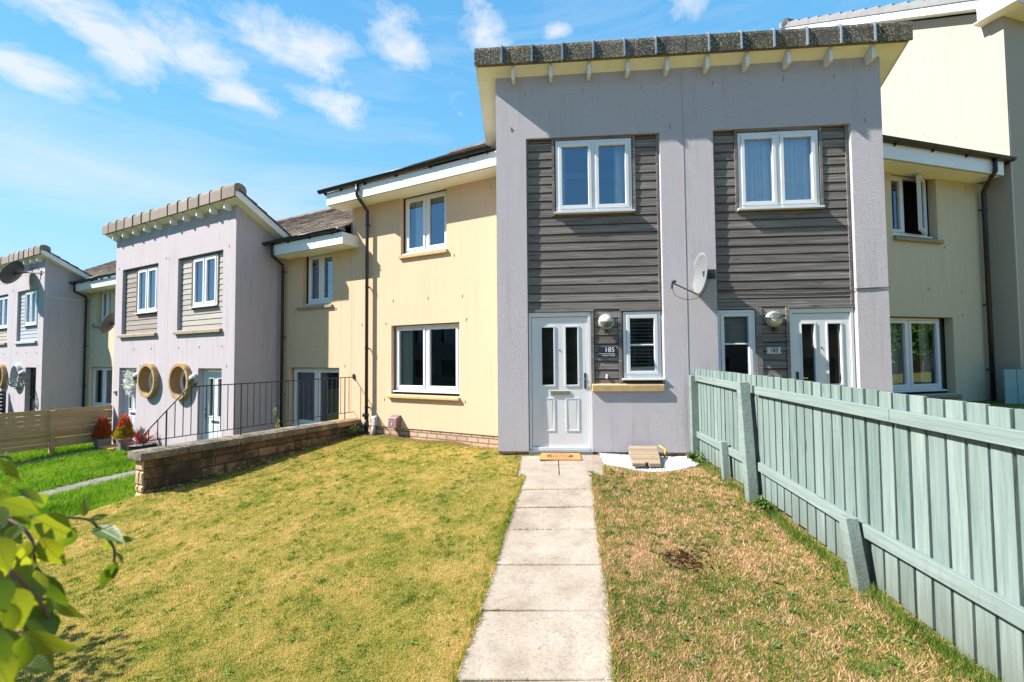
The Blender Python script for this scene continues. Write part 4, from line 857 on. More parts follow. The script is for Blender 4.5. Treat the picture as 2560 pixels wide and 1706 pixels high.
def tufts(n, per, x0, x1, y0, y1, spread, ok):
    cx, cy = sample(n, x0, x1, y0, y1, 1.0); m_ = np.repeat(np.arange(n), per); X = cx[m_] + npr.normal(0, spread, len(m_)); Y = cy[m_] + npr.normal(0, spread, len(m_)) * 1.1; q = ok(X, Y); return X[q], Y[q], np.repeat(npr.uniform(0, 1, n), per)[q]
TX, TY, TQ = tufts(3200, 24, -8, 0, 1.3, 8.5, .02, lambda X, Y: clear(X, Y) & (loc_L(X, Y)[0] > -3.7) & (X < pleft(Y)))
hh = np.r_[npr.uniform(.006, .018, len(X)), npr.uniform(.010, .026, len(TX))]; rr = np.r_[npr.uniform(0, 1, len(X)), np.where(TQ < .55, -.3, 1.2) + npr.uniform(-.4, .4, len(TX))]
EY = npr.uniform(1.7, 6.9, 9000); EX = np.where(EY < 5.86, pleft(EY), -.45) + npr.normal(-.005, .014, 9000)
X = np.r_[X, TX, EX]; Y = np.r_[Y, TY, EY]; hh = np.r_[hh, npr.uniform(.015, .045, 9000)]; rr = np.r_[rr, npr.uniform(-.4, 1.0, 9000)]; d = np.hypot(X, Y)
blades('lawn_grass', X, Y, hh * (1 + .05 * d), .0032 + .0010 * d, LAWN, 'short yellow-green mown lawn left of the path', .8, rnd=rr)
X, Y = sample(330000, .2, 2.3, 1.3, 7.0, 1.3); k = clear(X, Y) & (X > pleft(Y) + .5) & (X < 2.2); k &= ~((Y > 6.12 + .45 * ((X - 1.4) / .85) ** 2) & (X > .7)); X, Y = X[k], Y[k]; d = np.hypot(X, Y)
DRY = blade_mat('dry_grass', [(0, (.06, .15, .018)), (.26, (.24, .30, .04)), (.50, (.43, .32, .075)), (.68, (.54, .315, .14)), (1, (.64, .41, .26))], 2.2, .42, 5.0)
TX, TY, TQ = tufts(1800, 24, .4, 2.15, 1.3, 6.6, .024, lambda X, Y: clear(X, Y) & (X > pleft(Y) + .5) & (X < 2.17) & ~((Y > 6.1) & (X > .7)))
hh = np.r_[npr.uniform(.005, .020, len(X)), npr.uniform(.012, .036, len(TX))]; rr = np.r_[npr.uniform(0, 1, len(X)), np.where(TQ < .5, -.25, 1.25) + npr.uniform(-.3, .3, len(TX))]
EY = npr.uniform(1.7, 6.1, 8000); EX = np.where(EY < 5.86, pleft(EY) + .895, .72) + npr.normal(.005, .016, 8000)
X = np.r_[X, TX, EX]; Y = np.r_[Y, TY, EY]; hh = np.r_[hh, npr.uniform(.015, .05, 8000)]; rr = np.r_[rr, npr.uniform(-.1, 1.2, 8000)]
for (xa, ya) in jl[1:8]:
    q = 160; X = np.r_[X, xa + npr.uniform(.0, .9, q) ** 1.0]; Y = np.r_[Y, ya + npr.normal(.004, .004, q)]; hh = np.r_[hh, npr.uniform(.006, .022, q)]; rr = np.r_[rr, npr.uniform(-.2, .8, q)]
d = np.hypot(X, Y)
blades('dry_grass', X, Y, hh * (1 + .05 * d), .003 + .0010 * d, DRY, 'parched straw-brown grass between the path and the green fence', 1.3, rnd=rr)
# lush strip under the fence
n = 13000; Y = npr.uniform(1.6, 6.6, n); X = 2.16 - np.abs(npr.normal(0, .055, n)) - npr.uniform(0, .05, n); k = npr.uniform(0, 1, n) < .4 + .6 * (np.sin(Y * 3.1) * .5 + .5)
FGR = blade_mat('fence_foot_grass', [(0, (.035, .09, .010)), (.5, (.10, .19, .02)), (.8, (.22, .27, .05)), (1, (.38, .32, .12))], 1.8, .5, 2.0, .3)
LUSH = blade_mat('lush_grass', [(0, (.055, .15, .008)), (.5, (.16, .34, .015)), (.8, (.29, .46, .03)), (1, (.44, .46, .08))], 1.4, .4, 2.0, .35)
blades('fence_grass', X[k], Y[k], npr.uniform(.02, .09, k.sum()), .004 + 0 * X[k], FGR, 'long green grass tufts along the foot of the green fence', .8)
# lower gardens
n = 420000; xl = npr.uniform(-16.5, -3.8, n); yl = npr.uniform(-8.5, -.9, n); X, Y = (np.array(a) for a in (FR['L'][0][0] + xl * math.cos(R(-23.6)) - yl * math.sin(R(-23.6)), FR['L'][0][1] + xl * math.sin(R(-23.6)) + yl * math.cos(R(-23.6))))
j = npr.normal(0, .04, n); k = ~((xl > -11.83 + j) & (xl < -11.22 + j)) & ~((xl > -8.08 + j) & (xl < -7.55 + j)) & (yl < -1.2) & ~((xl > -12.4) & (xl < -10.2) & (yl > -1.5)) & (npr.uniform(0, 1, n) < np.clip(7 / np.hypot(X, Y), 0, 1) ** .8) & ((xl < -3.95) | (yl < -4.05)) & (X / np.maximum(Y, .1) > -1.75) & (Y > 1.5)
k &= ~((xl > -4.6) & (yl < -4.0) & (xl > -3.8 - np.clip((-4 - yl) * .7, 0, .8)))
X, Y = X[k], Y[k]; d = np.hypot(X, Y); blades('long_grass', X, Y, npr.uniform(.045, .125, len(X)), .006 + .0006 * d, LUSH, 'bright green longer grass of the lower gardens beyond the stone wall', .8)
n = 60000; X = npr.uniform(2.3, 7.5, n); Y = npr.uniform(2.2, 8.2, n); k = (Y < 6.95) | ((X > 5.1) & (loc_L(X, Y)[1] < 9)); k &= (Y < 7.9)
blades('neighbour_grass', X[k], Y[k], npr.uniform(.02, .05, k.sum()), .009 + 0 * X[k], LAWN, 'mown grass of the garden on the far side of the green fence')
# broad leaved weeds and fallen leaves on the dry strip
def scatter_leaves(name, n, xr, yr, size, mat, label, cluster=0, up=.35):
    mb = MB(); cs = [(rng.uniform(*xr), rng.uniform(*yr)) for _ in range(cluster)] if cluster else None
    for i in range(n):
        if cs: c = cs[i % cluster]; a = rng.uniform(0, 6.28); x, y = c[0], c[1]; l = size * rng.uniform(.6, 1.3); z = h1(x, y) + .008; e = rng.uniform(.1, up) * l
        else: x, y = rng.uniform(*xr), rng.uniform(*yr); a = rng.uniform(0, 6.28); l = size * rng.uniform(.5, 1.3); z = h1(x, y) + .022; e = rng.uniform(-.1, .3) * l
        dx, dy = math.cos(a), math.sin(a); w = l * .22
        mb.add([(x, y, z), (x + dx * l * .5 - dy * w, y + dy * l * .5 + dx * w, z + e), (x + dx * l, y + dy * l, z + e * .5), (x + dx * l * .5 + dy * w, y + dy * l * .5 - dx * w, z + e * .9)], [(0, 1, 2), (0, 2, 3)])
    return tag(mb.build(name, mat), label, 'plants', kind='stuff')
WEED = plain('weed_leaf', (.085, .13, .035), .85, .35, 9, spec=.08)
scatter_leaves('weeds', 1300, (.50, 2.05), (1.9, 6.1), .034, WEED, 'flat green rosettes of weeds in the dry grass', 120)
scatter_leaves('weeds', 700, (-5.0, -.6), (2.2, 6.8), .03, plain('clover_leaf', (.13, .21, .04), .85, .3, 9, spec=.08), 'small dark green weeds dotted in the lawn', 150)
scatter_leaves('fallen_leaves', 90, (.6, 2.1), (2.0, 6.2), .03, plain('dry_leaf', (.22, .09, .05), .7, .3, 9), 'dry brown leaves scattered on the parched grass')
mb = MB()
for i in range(110):
    x, y = 1.05 + rng.gauss(0, .09), 3.75 + rng.gauss(0, .07); z = h1(x, y) + .03; a = rng.uniform(0, 6.28); l = rng.uniform(.02, .045); e = rng.uniform(-.01, .02)
    mb.add([(x, y, z), (x + math.cos(a) * l - .01, y + math.sin(a) * l, z + e), (x + math.cos(a) * l * 1.5, y + math.sin(a) * l * 1.5, z), (x + math.cos(a) * l, y + math.sin(a) * l - .012, z + .012)], [(0, 1, 2), (0, 2, 3)])
tag(mb.build('fallen_leaves', plain('red_brown_leaf', (.15, .055, .035), .7, .3, 9)), 'reddish brown patch of dead leaves on the dry strip', 'plants', kind='stuff')

# ------------------------------------------------------------------ white gravel, ramp, mat, gas pipe
mb = MB(); pts = []
for i in range(25):
    x = .77 + 1.27 * i / 24; pts.append((x, 6.13 + .42 * ((x - 1.42) / .66) ** 2 if x > 1.0 else 6.13 + .42 * ((1.0 - 1.42) / .66) ** 2 + (1 - x) * .3))
GRAV = plain('white_gravel', (.50, .50, .50), .8, .2, 120); GRAVB = plain('gravel_bed', (.30, .30, .30), .9, .3, 120)
vs = []
for x, y in pts:
    for t in range(6):
        yy = y + (6.97 - y) * t / 5; vs.append((x, yy, h1(x, yy) + (.003 if t in (0,) else .028)))
mb.add(vs, [(6 * i + t, 6 * i + 6 + t, 6 * i + 7 + t, 6 * i + 1 + t) for i in range(24) for t in range(5)])
gb = mb; mb = MB()
for i in range(5200):
    k_ = rng.randrange(25); x = pts[k_][0] + rng.uniform(-.03, .03); y = rng.uniform(pts[k_][1] + .004, 6.98); r = rng.uniform(.006, .013); z = h1(x, y) + .005 + .025 * min(1, (y - pts[k_][1]) / ((6.97 - pts[k_][1]) / 5))
    mb.add([(x + r * rng.uniform(.7, 1.2), y, z), (x, y + r, z + .002), (x - r * rng.uniform(.7, 1.2), y, z), (x, y - r, z - .001), (x + r * .2, y, z + r * rng.uniform(.5, 1)), (x, y, z - r)], [(0, 1, 4), (1, 2, 4), (2, 3, 4), (3, 0, 4), (1, 0, 5), (2, 1, 5), (3, 2, 5), (0, 3, 5)])
tag(mb.build('gravel', GRAV), 'bed of bright white pebbles under the small window', 'gravel', kind='stuff'); tag(gb.build('gravel_bed', GRAVB), 'bedding under the white pebbles', None, kind='structure')
rp = thing('wooden_ramp', 'small pale slatted wooden ramp propped on white pebbles against the wall', 'ramp', 'W', (1.33, 6.6, -.04))
A, B = (6.22, -.025), (6.94, .075); n = 4
for i in range(n):
    a, b = i / n, (i + 1) / n; y0, z0 = A[0] + (B[0] - A[0]) * a + .011, A[1] + (B[1] - A[1]) * a; y1, z1 = A[0] + (B[0] - A[0]) * b - .011, A[1] + (B[1] - A[1]) * b
    xs0, xs1 = 1.10 + .075 * a, 1.475 + .11 * a; xe0, xe1 = 1.10 + .075 * b, 1.475 + .11 * b
    if i == 0:
        m_ = 1.27
        for xa, xb in ((xs0, m_), (m_ + .05, xs1)): MB().hexa([(xa, y0, z0 - .045), (xb, y0, z0 - .045), (xb, y0 + .05, z0 - .045), (xa, y0 + .05, z0 - .045), (xa, y0, z0), (xb, y0, z0), (xb, y0 + .05, z0 + .006), (xa, y0 + .05, z0 + .006)]).build('plank', PALE, rp, bevel=.003)
        y0 += .052; z0 += .006
    MB().hexa([(xs0, y0, z0 - .02), (xs1, y0, z0 - .02), (xe1, y1, z1 - .02), (xe0, y1, z1 - .02), (xs0, y0, z0), (xs1, y0, z0), (xe1, y1, z1), (xe0, y1, z1)]).build('plank', PALE, rp, bevel=.003)
MB().hexa([(1.12, 6.29, -.068), (1.46, 6.29, -.068), (1.55, 6.93, .03), (1.19, 6.93, .03), (1.12, 6.29, -.048), (1.46, 6.29, -.048), (1.55, 6.93, .048), (1.19, 6.93, .048)]).build('dark_gap_backing', DKTR, rp)  # added dark board, stands in for shade in the gaps between planks
for x in (1.15, 1.46): MB().hexa([(x, 6.25, -.09), (x + .03, 6.25, -.09), (x + .05, 6.93, -.09), (x + .02, 6.93, -.09), (x, 6.25, -.045), (x + .03, 6.25, -.045), (x + .05, 6.93, .05), (x + .02, 6.93, .05)]).build('bearer', PALE, rp)
o = MB().tube([(1.70, 6.93, -.12), (1.70, 6.93, .035)], .013, 8).tube([(1.70, 6.93, .02), (1.64, 7.02, .06)], .012, 8).build('gas_pipe', plain('yellow_pipe', (.62, .40, .04), .5), base=(1.70, 6.93, -.1), smooth=True); tag(o, 'short yellow gas pipe rising from the pebbles beside the ramp', 'pipe')
def text(body, size, mat, parent, loc, M3x3, name='lettering', align='LEFT', ext=.001, font_scale=(1, 1), sub=None):
    cu = bpy.data.curves.new(name, 'FONT'); cu.body = body; cu.size = size; cu.align_x = align; cu.extrude = ext; cu.align_y = 'CENTER'; cu.offset = sub or 0
    t = bpy.data.objects.new('t', cu); COL.objects.link(t); dg = bpy.context.evaluated_depsgraph_get(); dg.update()
    me = bpy.data.meshes.new_from_object(t.evaluated_get(dg)); bpy.data.objects.remove(t); me.name = name
    for v in me.vertices:
        p = Vector((v.co.x * font_scale[0], v.co.y * font_scale[1], v.co.z)); v.co = Vector(loc) + M3x3 @ p
    o = bpy.data.objects.new(name, me); COL.objects.link(o); me.materials.clear(); me.materials.append(mat); o.parent = parent; BASE[o] = BASE[parent]; return o
UPR = Matrix(((1, 0, 0), (0, 0, -1), (0, 1, 0)))      # text standing on a wall facing -y
zmat = h1(.15, 6.7) + .011; zs_ = [h1(.16, 6.62), h1(.16, 6.98)]
dm = thing('doormat', 'orange coir doormat with dark dashed oval and word, before the white door', 'doormat', 'W', (.16, 6.78, zmat))
sl_ = (zs_[1] - zs_[0]) / .36
def mz(y, h=0): return zmat + (y - 6.7) * sl_ + h
COIR = plain('orange_coir', (.50, .23, .07), .95, .12, 40, .5, 300)
MB().hexa([(-.15, 6.60, mz(6.6)), (.455, 6.60, mz(6.6)), (.45, 6.96, mz(6.96)), (-.125, 6.96, mz(6.96)), (-.15, 6.60, mz(6.6, .016)), (.455, 6.60, mz(6.6, .016)), (.45, 6.96, mz(6.96, .016)), (-.125, 6.96, mz(6.96, .016))]).build('mat', COIR, dm)
mb = MB()
for k in range(22):
    a = 2 * math.pi * k / 22; b = a + .17; cx, cy = .155, 6.785
    p = [(cx + math.cos(t) * rx_, cy + math.sin(t) * ry_) for t, rx_, ry_ in ((a, .165, .112), (b, .165, .112), (b, .198, .142), (a, .198, .142))]
    mb.add([(x, y, mz(y, .0175)) for x, y in p], [(0, 1, 2, 3)])
mb.build('printed_border', INK, dm)
text('home', .14, INK, dm, (.155 - .16, 6.785 - 6.78, mz(6.785, .018) - zmat), Matrix(((1, .25, 0), (0, 1, 0), (0, sl_, 1))), 'lettering', 'CENTER', .0004, (1.15, 1.15))

# ------------------------------------------------------------------ wall mounted things on the near block
def bulkhead(label, fr, x, z, y, flip=False, group='round bulkhead wall lights', r=.118, dark=False):
    t = thing('wall_light', label, 'wall light', fr, (x, y, z), group)
    MB().lathe([(.001, 0), (r, 0), (r * 1.03, .02), (r, .055), (r * .86, .075), (r * .80, .077)], (x, y, z), (0, -1, 0), 32).build('lamp_body', LAMPM, t, smooth=True)
    MB().lathe([(r * .80, .072), (r * .74, .098), (r * .5, .125), (r * .2, .138), (.001, .14)], (x, y, z), (0, -1, 0), 32).build('diffuser', LAMPG, t, smooth=True)
    s = 1 if flip else -1; dk = MB(); n = 14; R_ = r * .80
    for i in range(n + 1):
        a = math.pi * i / n; dk.v.append((x + R_ * math.cos(a), y - .074, z + s * R_ * math.sin(a))); dk.v.append((x + .55 * R_ * math.cos(a), y - .128, z + s * .55 * R_ * math.sin(a))); dk.v.append((x, y - .1425, z))
    for i in range(n): a = 3 * i; dk.f += [(a, a + 3, a + 4, a + 1), (a + 1, a + 4, a + 5, a + 2)]
    dk = MB(); PR = [(.815, .070), (.752, .1005), (.51, .1275), (.2, .1405), (.001, .1425)]
    for rr_, dd in PR:
        for i in range(n + 1): a = math.pi * i / n; dk.v.append((x + rr_ * r * math.cos(a), y - dd, z + s * rr_ * r * math.sin(a)))
    for j in range(4):
        for i in range(n): q0 = j * (n + 1) + i; dk.f.append((q0, q0 + 1, q0 + n + 2, q0 + n + 1))
    dk.build('louvre_backing', DKFR, t)
    l = MB()
    for i in range(7):
        h = s * (.002 + i * .0125); hw = math.sqrt(max(.0001, (r * .79) ** 2 - h * h)); n = 10; vs = []
        for k in range(n + 1):
            xx = -hw + 2 * hw * k / n; rad = math.hypot(xx, h); d = float(np.interp(rad / r, [0, .2, .5, .74, .8], [.143, .141, .128, .101, .076])) + .004
            vs += [(x + xx, y - d, z + h), (x + xx, y - d - .005, z + h + s * .002), (x + xx, y - d - .001, z + h + s * .0045)]
        l.add(vs, [(3 * k, 3 * k + 3, 3 * k + 4, 3 * k + 1) for k in range(n)] + [(3 * k + 1, 3 * k + 4, 3 * k + 5, 3 * k + 2) for k in range(n)])
    l.build('louvre', LAMPM, t)
    b = MB().tube([(x, y - .02, z - r - .005), (x, y - .045, z - r - .035)], .02, 8).box(x - .035, x + .03, y - .075, y - .035, z - r - .065, z - r - .035); b.build('motion_sensor', DKFR, t)
    for k in (45, 135, 225, 315): MB().lathe([(.001, .006), (.006, .006), (.006, 0)], (x + .93 * r * math.cos(R(k)), y - .064, z + .93 * r * math.sin(R(k))), (0, -1, 0), 8).build('screw', IRON, t)
    return t
bulkhead('round grey bulkhead light above the 185 sign', 'M', .889, 1.935, RB - .012)
bulkhead('round grey bulkhead light above the 183 number plate, louvres uppermost', 'M', 3.352, 1.935, RB - .012, True)
bulkhead('round grey light between the wreath and the first stone ring', 'L', -10.66, .985, YK, False)
bulkhead('round grey light just right of the second stone ring', 'L', -7.90, .965, YK, False)
bulkhead('round pale light right of the grey-painted ring on the farthest block', 'L', -18.93, .985, YK, False)
s = thing('house_sign', 'dark navy sign reading 185 Linburn Road beside the white door', 'sign', 'M', (.893, RB - .02, 1.47))
MB().box(.749, 1.038, RB - .032, RB - .018, 1.392, 1.553).build('plate', NAVY, s, bevel=.004)
MB().box(.768, 1.012, RB - .034, RB - .0325, 1.441, 1.446).build('rule', WHITE, s)
bx, by, bz = .893, RB - .02, 1.47
text('185', .105, WHITE, s, (1.012 - bx, -.0135, 1.502 - bz), UPR, 'lettering', 'RIGHT', .0008)
text('Linburn Road', .036, WHITE, s, (1.014 - bx, -.0135, 1.419 - bz), UPR, 'lettering', 'RIGHT', .0008, (.98, 1))
s = thing('house_sign', 'white enamel number plate reading 183 under its wall light', 'sign', 'M', (3.347, RB - .02, 1.468))
MB().box(3.246, 3.448, RB - .030, RB - .018, 1.420, 1.516).build('plate', UPVC, s, bevel=.004)
mb = MB(); ring_rect(mb, 3.256, 3.438, 1.430, 1.506, .003, RB - .032, RB - .0305)
for x in (3.259, 3.435): mb.box(x - .006, x + .006, RB - .0335, RB - .0322, 1.462, 1.474)
mb.build('border', INK, s); text('183', .078, INK, s, (0, -.0125, 0), UPR, 'lettering', 'CENTER', .0008, (1.05, 1), .0016)
s = MB().box(.872, .905, RB - .035, RB - .015, 1.062, 1.128).build('doorbell', UPVC, None, 'M', (.888, RB - .02, 1.095), bevel=.008); tag(s, 'small white doorbell on the boards below the 185 sign', 'doorbell')
s = thing('house_sign', 'small grey square name plate left of the wreathed door', 'sign', 'L', (-11.96, YK, .52)); MB().box(-12.02, -11.90, YK - .03, YK, .47, .57).build('plate', LAMPM, s, bevel=.004); MB().box(-12.0, -11.92, YK - .034, YK - .031, .50, .545).build('panel', DKFR, s)
def dish(label, fr, mount, centre, n, size, m, group='satellite dishes', lnb=.42, dark=False, cable=None, up=(0, 0, 1)):
    t = thing('satellite_dish', label, 'satellite dish', fr, mount, group); n = Vector(n).normalized(); C = Vector(centre)
    a = n.cross(Vector((0, 0, 1))).normalized(); b = a.cross(n) * -1
    if b.z < 0: b = -b
    mb = MB(); K, S = 7, 36; hw, hh = size[0] / 2, size[1] / 2
    for side_ in (0, 1):
        base = len(mb.v)
        for i in range(K + 1):
            q = i / K
            for k in range(S):
                th = 2 * math.pi * k / S; p = C + a * (math.cos(th) * hw * q) + b * (math.sin(th) * hh * q) + n * (.075 * (q * q - 1) - (.007 if side_ else 0)); mb.v.append(tuple(p))
        for i in range(K):
            for k in range(S):
                k2 = (k + 1) % S; f = (base + i * S + k, base + i * S + k2, base + (i + 1) * S + k2, base + (i + 1) * S + k); mb.f.append(f if not side_ else f[::-1])
    o0 = K * S; o1 = (K + 1) * S + K * S
    for k in range(S): k2 = (k + 1) % S; mb.f.append((o0 + k, o0 + k2, o1 + k2, o1 + k))
    mb.build('reflector', m, t, smooth=True)
    foot = C - b * (hh * .98) + n * .0; tip = C + n * lnb * .95 - b * (hh * .55)
    r_ = MB(); r_.tube([tuple(foot - n * .03), tuple(tip)], .011, 6); r_.build('feed_arm', STEELD, t)
    r_ = MB(); ax = (tip - C).normalized(); r_.tube([tuple(tip + Vector((0, 0, .01))), tuple(tip + Vector((0, 0, .01)) - ax * .05)], .022, 10); r_.tube([tuple(tip), tuple(tip - Vector((0, 0, .085)) + n * .01)], [.016, .018], 8); r_.build('feed_horn', DKFR, t)
    r_ = MB(); mt = Vector(mount); back = C - n * .10; r_.tube([tuple(mt), tuple(mt + (back - mt) * .55 + Vector((0, 0, .02))), tuple(back)], .019, 8)
    r_.box(back.x - .03, back.x + .05, back.y - .03, back.y + .04, back.z - .05, back.z + .05); r_.box(mt.x - .06, mt.x + .06, mt.y - .012, mt.y, mt.z - .07, mt.z + .07); r_.build('mount', DKFR, t)
    lo = tip - Vector((0, 0, .085)); mid = (lo + foot) / 2 - Vector((0, 0, .11)); r_ = MB(); P = [lo, lo + (mid - lo) * .25 - Vector((0, 0, .06)), mid, foot - Vector((0, 0, .04)) + (mid - foot) * .3, foot - n * .06 - Vector((0, 0, .01)), back + Vector((.03, 0, -.14)), mt + Vector((.0, 0, -.02))]
    r_.tube([tuple(p) for p in smooth_path(P)], .0045, 5); r_.build('coax_cable', IRON, t); return t
STEELD = plain('dull_galvanised', (.12, .125, .13), .45, .15, 20, metal=.5)
def smooth_path(P, k=5):
    out = []; P = [P[0]] + P + [P[-1]]
    for i in range(1, len(P) - 2):
        for j in range(k):
            t = j / k; a, b, c, d = P[i - 1:i + 3]; out.append(.5 * ((2 * b) + (c - a) * t + (2 * a - 5 * b + 4 * c - d) * t * t + (3 * b - a - 3 * c + d) * t ** 3))
    return out + [P[-2]]
dish('grey oval satellite dish between the two timber panels of the nearest block', 'M', (2.46, -.002, 2.63), (2.21, -.21, 2.60), (-.96, -.12, .10), (.52, .63), DISHG, lnb=.40)
dish('dark mesh satellite dish high on the farthest lavender block', 'L', (-17.62, YK - .002, 4.46), (-18.55, -1.62, 4.50), (-.62, -.70, .42), (1.0, .88), DISHD, lnb=.5)
dish('grey satellite dish half hidden behind the corner of the middle block', 'L', (-14.2, -.002, 2.75), (-14.72, -.34, 2.66), (-.72, -.60, .36), (.66, .72), DISHD, lnb=.42)
o = MB().tube([tuple(v) for v in smooth_path([Vector(p) for p in ((-17.62, YK - .01, 4.46), (-17.45, YK - .006, 4.47), (-17.335, YK - .006, 4.50), (-17.318, YK + .02, 4.3), (-17.316, YK + .06, 3.75), (-17.316, YK + .2, 3.62), (-17.316, -.1, 3.6))])], .008, 5).build('cable', UPVC, None, 'L', (-17.4, YK, 4.4)); tag(o, 'thin white cable looping round the corner of the farthest block', 'cable')
o = thing('meter_box', 'maroon plastic meter box low on the cream wall below the window', 'meter box', 'L', (-2.56, -.10, -.03))
MB().hexa([(-2.69, -.16, -.02), (-2.46, -.16, -.02), (-2.46, -.002, -.05), (-2.69, -.002, -.05), (-2.69, -.13, .19), (-2.46, -.13, .19), (-2.46, -.002, .235), (-2.69, -.002, .235)]).build('box', BROWNB, o, bevel=.008)
MB().add([(-2.595, -.1615, .05), (-2.555, -.1615, .05), (-2.575, -.156, .095)], [(0, 1, 2)]).build('warning_mark', plain('pale_mark', (.55, .45, .43), .6), o)
o = thing('cable_box', 'small pale grey cable duct box at the foot of the black downpipe', 'box', 'L', (-3.16, -.06, -.2))
MB().hexa([(-3.22, -.10, -.02), (-3.10, -.10, -.02), (-3.10, -.002, -.02), (-3.22, -.002, -.02), (-3.215, -.09, .17), (-3.105, -.09, .17), (-3.105, -.002, .20), (-3.215, -.002, .20)]).build('cover', plain('pale_grey_plastic', (.40, .43, .45), .5, .08), o, bevel=.012)
MB().tube([(-3.16, -.06, -.03), (-3.17, -.07, -.14), (-3.18, -.09, -.26)], .045, 10).build('duct', LAMPM, o, smooth=True)

# ------------------------------------------------------------------ green picket fence
FX = 2.17
fn = thing('garden_fence', 'sage green picket fence running from the near lavender wall toward the camera', 'fence', 'W', (FX, .698, -.2))
k = 0
while True:
    y = .698 + .126 * k; k += 1
    if y > 6.93: break
    top = np.interp(y, [0, 2.3, 4.4, 7], [1.10, 1.128, 1.182, 1.212]) + rng.uniform(-.004, .004); bot = np.interp(y, [0, 2.5, 3.35, 4.5, 6.9], [-.25, -.195, -.165, -.06, -.05]) + rng.uniform(-.012, .012); l = rng.uniform(-.004, .004); jx = rng.uniform(-.002, .002)
    MB().hexa([(FX + jx, y + .003, bot), (FX + .024 + jx, y + .003, bot), (FX + .024 + jx, y + .108, bot), (FX + jx, y + .108, bot), (FX + jx, y + .003 + l, top), (FX + .024 + jx, y + .003 + l, top), (FX + .024 + jx, y + .108 + l, top), (FX + jx, y + .108 + l, top)]).build('picket', TEAL, fn, bevel=.0015)
def rail(y0, y1, za, zb, h=.082, dx=0):
    return MB().hexa([(FX - .042, y0, za - h), (FX - .003, y0, za - h), (FX - .003, y1, zb - h), (FX - .042, y1, zb - h), (FX - .042, y0, za), (FX - .003, y0, za), (FX - .003, y1, zb), (FX - .042, y1, zb)])
for y0, y1, za, zb in ((.7, 3.055, 1.012, 1.045), (3.06, 4.93, 1.045, 1.073), (5.0, 6.86, 1.078, 1.118)): rail(y0, y1, za, zb).build('rail', TEALR, fn, bevel=.003)
for y0, y1, za, zb in ((.7, 3.36, .205, .232), (3.365, 4.90, .235, .298), (5.02, 6.86, .298, .305)): rail(y0, y1, za, zb, .088).build('rail', TEALR, fn, bevel=.003)
def post(yb, yt, w, zb, zt, x1, name='post', xl=0.0):
    return MB().hexa([(x1 - w, yb, zb), (x1, yb, zb), (x1, yb + w, zb), (x1 - w, yb + w, zb), (x1 - w + xl, yt, zt), (x1 + xl, yt, zt), (x1 + xl, yt + w, zt), (x1 - w + xl, yt + w, zt)]).build(name, TEALR, fn, bevel=.004)
post(6.83, 6.85, .10, -.25, 1.115, FX - .002); post(4.86, 5.03, .10, -.25, 1.112, FX - .046, xl=.0); post(5.60, 5.68, .072, -.25, .365, FX - .046, 'repair_post'); post(3.22, 3.34, .085, -.35, .268, FX - .046, 'repair_post', -.02)
MB().hexa([(1.98, 6.84, -.10), (2.20, 6.84, -.10), (2.24, 6.98, -.10), (2.02, 6.98, -.10), (2.0, 6.86, -.055), (2.18, 6.86, -.055), (2.22, 6.96, -.055), (2.04, 6.96, -.055)]).build('concrete_footing', LEAD, fn)
fb = thing('garden_fence', 'short piece of blue-green board fence in shade at the right edge', 'fence', 'W', (8.9, 9.0, 0))
for i in range(7):
    x = 8.28 + i * .215; MB().box(x, x + .20, 9.0, 9.02, -.3, 1.11).build('board', TEALD, fb)
MB().box(8.28, 9.8, 9.022, 9.06, .80, .88).build('rail', TEALD, fb); MB().box(8.28, 9.8, 9.022, 9.06, .1, .18).build('rail', TEALD, fb)

# ------------------------------------------------------------------ stone garden wall and iron railing
gw = thing('garden_wall', 'low buff stone retaining wall with dark lichened coping at the edge of the lawn', 'wall', 'L', (-3.8, -2.0, -.6))
MB().hexa([(-3.915, -3.95, -1.4), (-3.69, -3.95, -1.4), (-3.69, -.002, -1.4), (-3.915, -.002, -1.4), (-3.915, -3.95, -.022), (-3.69, -3.95, -.022), (-3.69, -.002, -.022), (-3.915, -.002, -.022)]).build('masonry', GWALL, gw)
e = MB(); zc = -.03     # rough pitched end stones standing proud of the end face
while zc > -1.2:
    hh = rng.choice((.11, .16, .2)); sp = rng.uniform(.35, .65) if rng.random() < .6 else 1.0; segs = [(-3.912, -3.912 + .219 * sp)] + ([(-3.912 + .219 * sp, -3.693)] if sp < 1 else [])
    for a, b in segs:
        m_ = (a + b) / 2; e.add([(a + .008, -3.95, zc - hh + .012), (b - .008, -3.95, zc - hh + .012), (b - .008, -3.95, zc), (a + .008, -3.95, zc), (a + .02, -3.975, zc - hh + .03), (b - .02, -3.97, zc - hh + .03), (b - .02, -3.975, zc - .02), (a + .02, -3.968, zc - .02)], [(0, 1, 5, 4), (1, 2, 6, 5), (2, 3, 7, 6), (3, 0, 4, 7), (4, 5, 6, 7)])
    zc -= hh
e.build('end_stones', plain('pitched_stone', (.46, .32, .20), .95, .25, 12, .7, 50), gw)
cuts = [-4.03, -3.42, -2.62, -1.95, -1.35, -.62, 0.0]
for a, b in zip(cuts, cuts[1:]):
    j = rng.uniform(-.003, .003); prof = [(-4.015, -.02), (-3.615, -.02), (-3.615, .085 + j), (-3.70, .108 + j), (-3.93, .108 + j), (-4.015, .085 + j)]
    vs = [(x, a + .004, z) for x, z in prof] + [(x, b - .004, z) for x, z in prof]; n = 6
    MB().add(vs, [(i, i + n, (i + 1) % n + n, (i + 1) % n) for i in range(n)] + [tuple(range(n)), tuple(range(n, 2 * n))[::-1]]).build('coping_stone', COPE if b < -.2 else plain('clean_coping', (.30, .19, .10), .95, .25, 8, .4, 50), gw, bevel=.006)
rl = thing('railing', 'thin black iron railing fixed on top of the stone garden wall', 'railing', 'L', (-3.82, -1.9, .1))
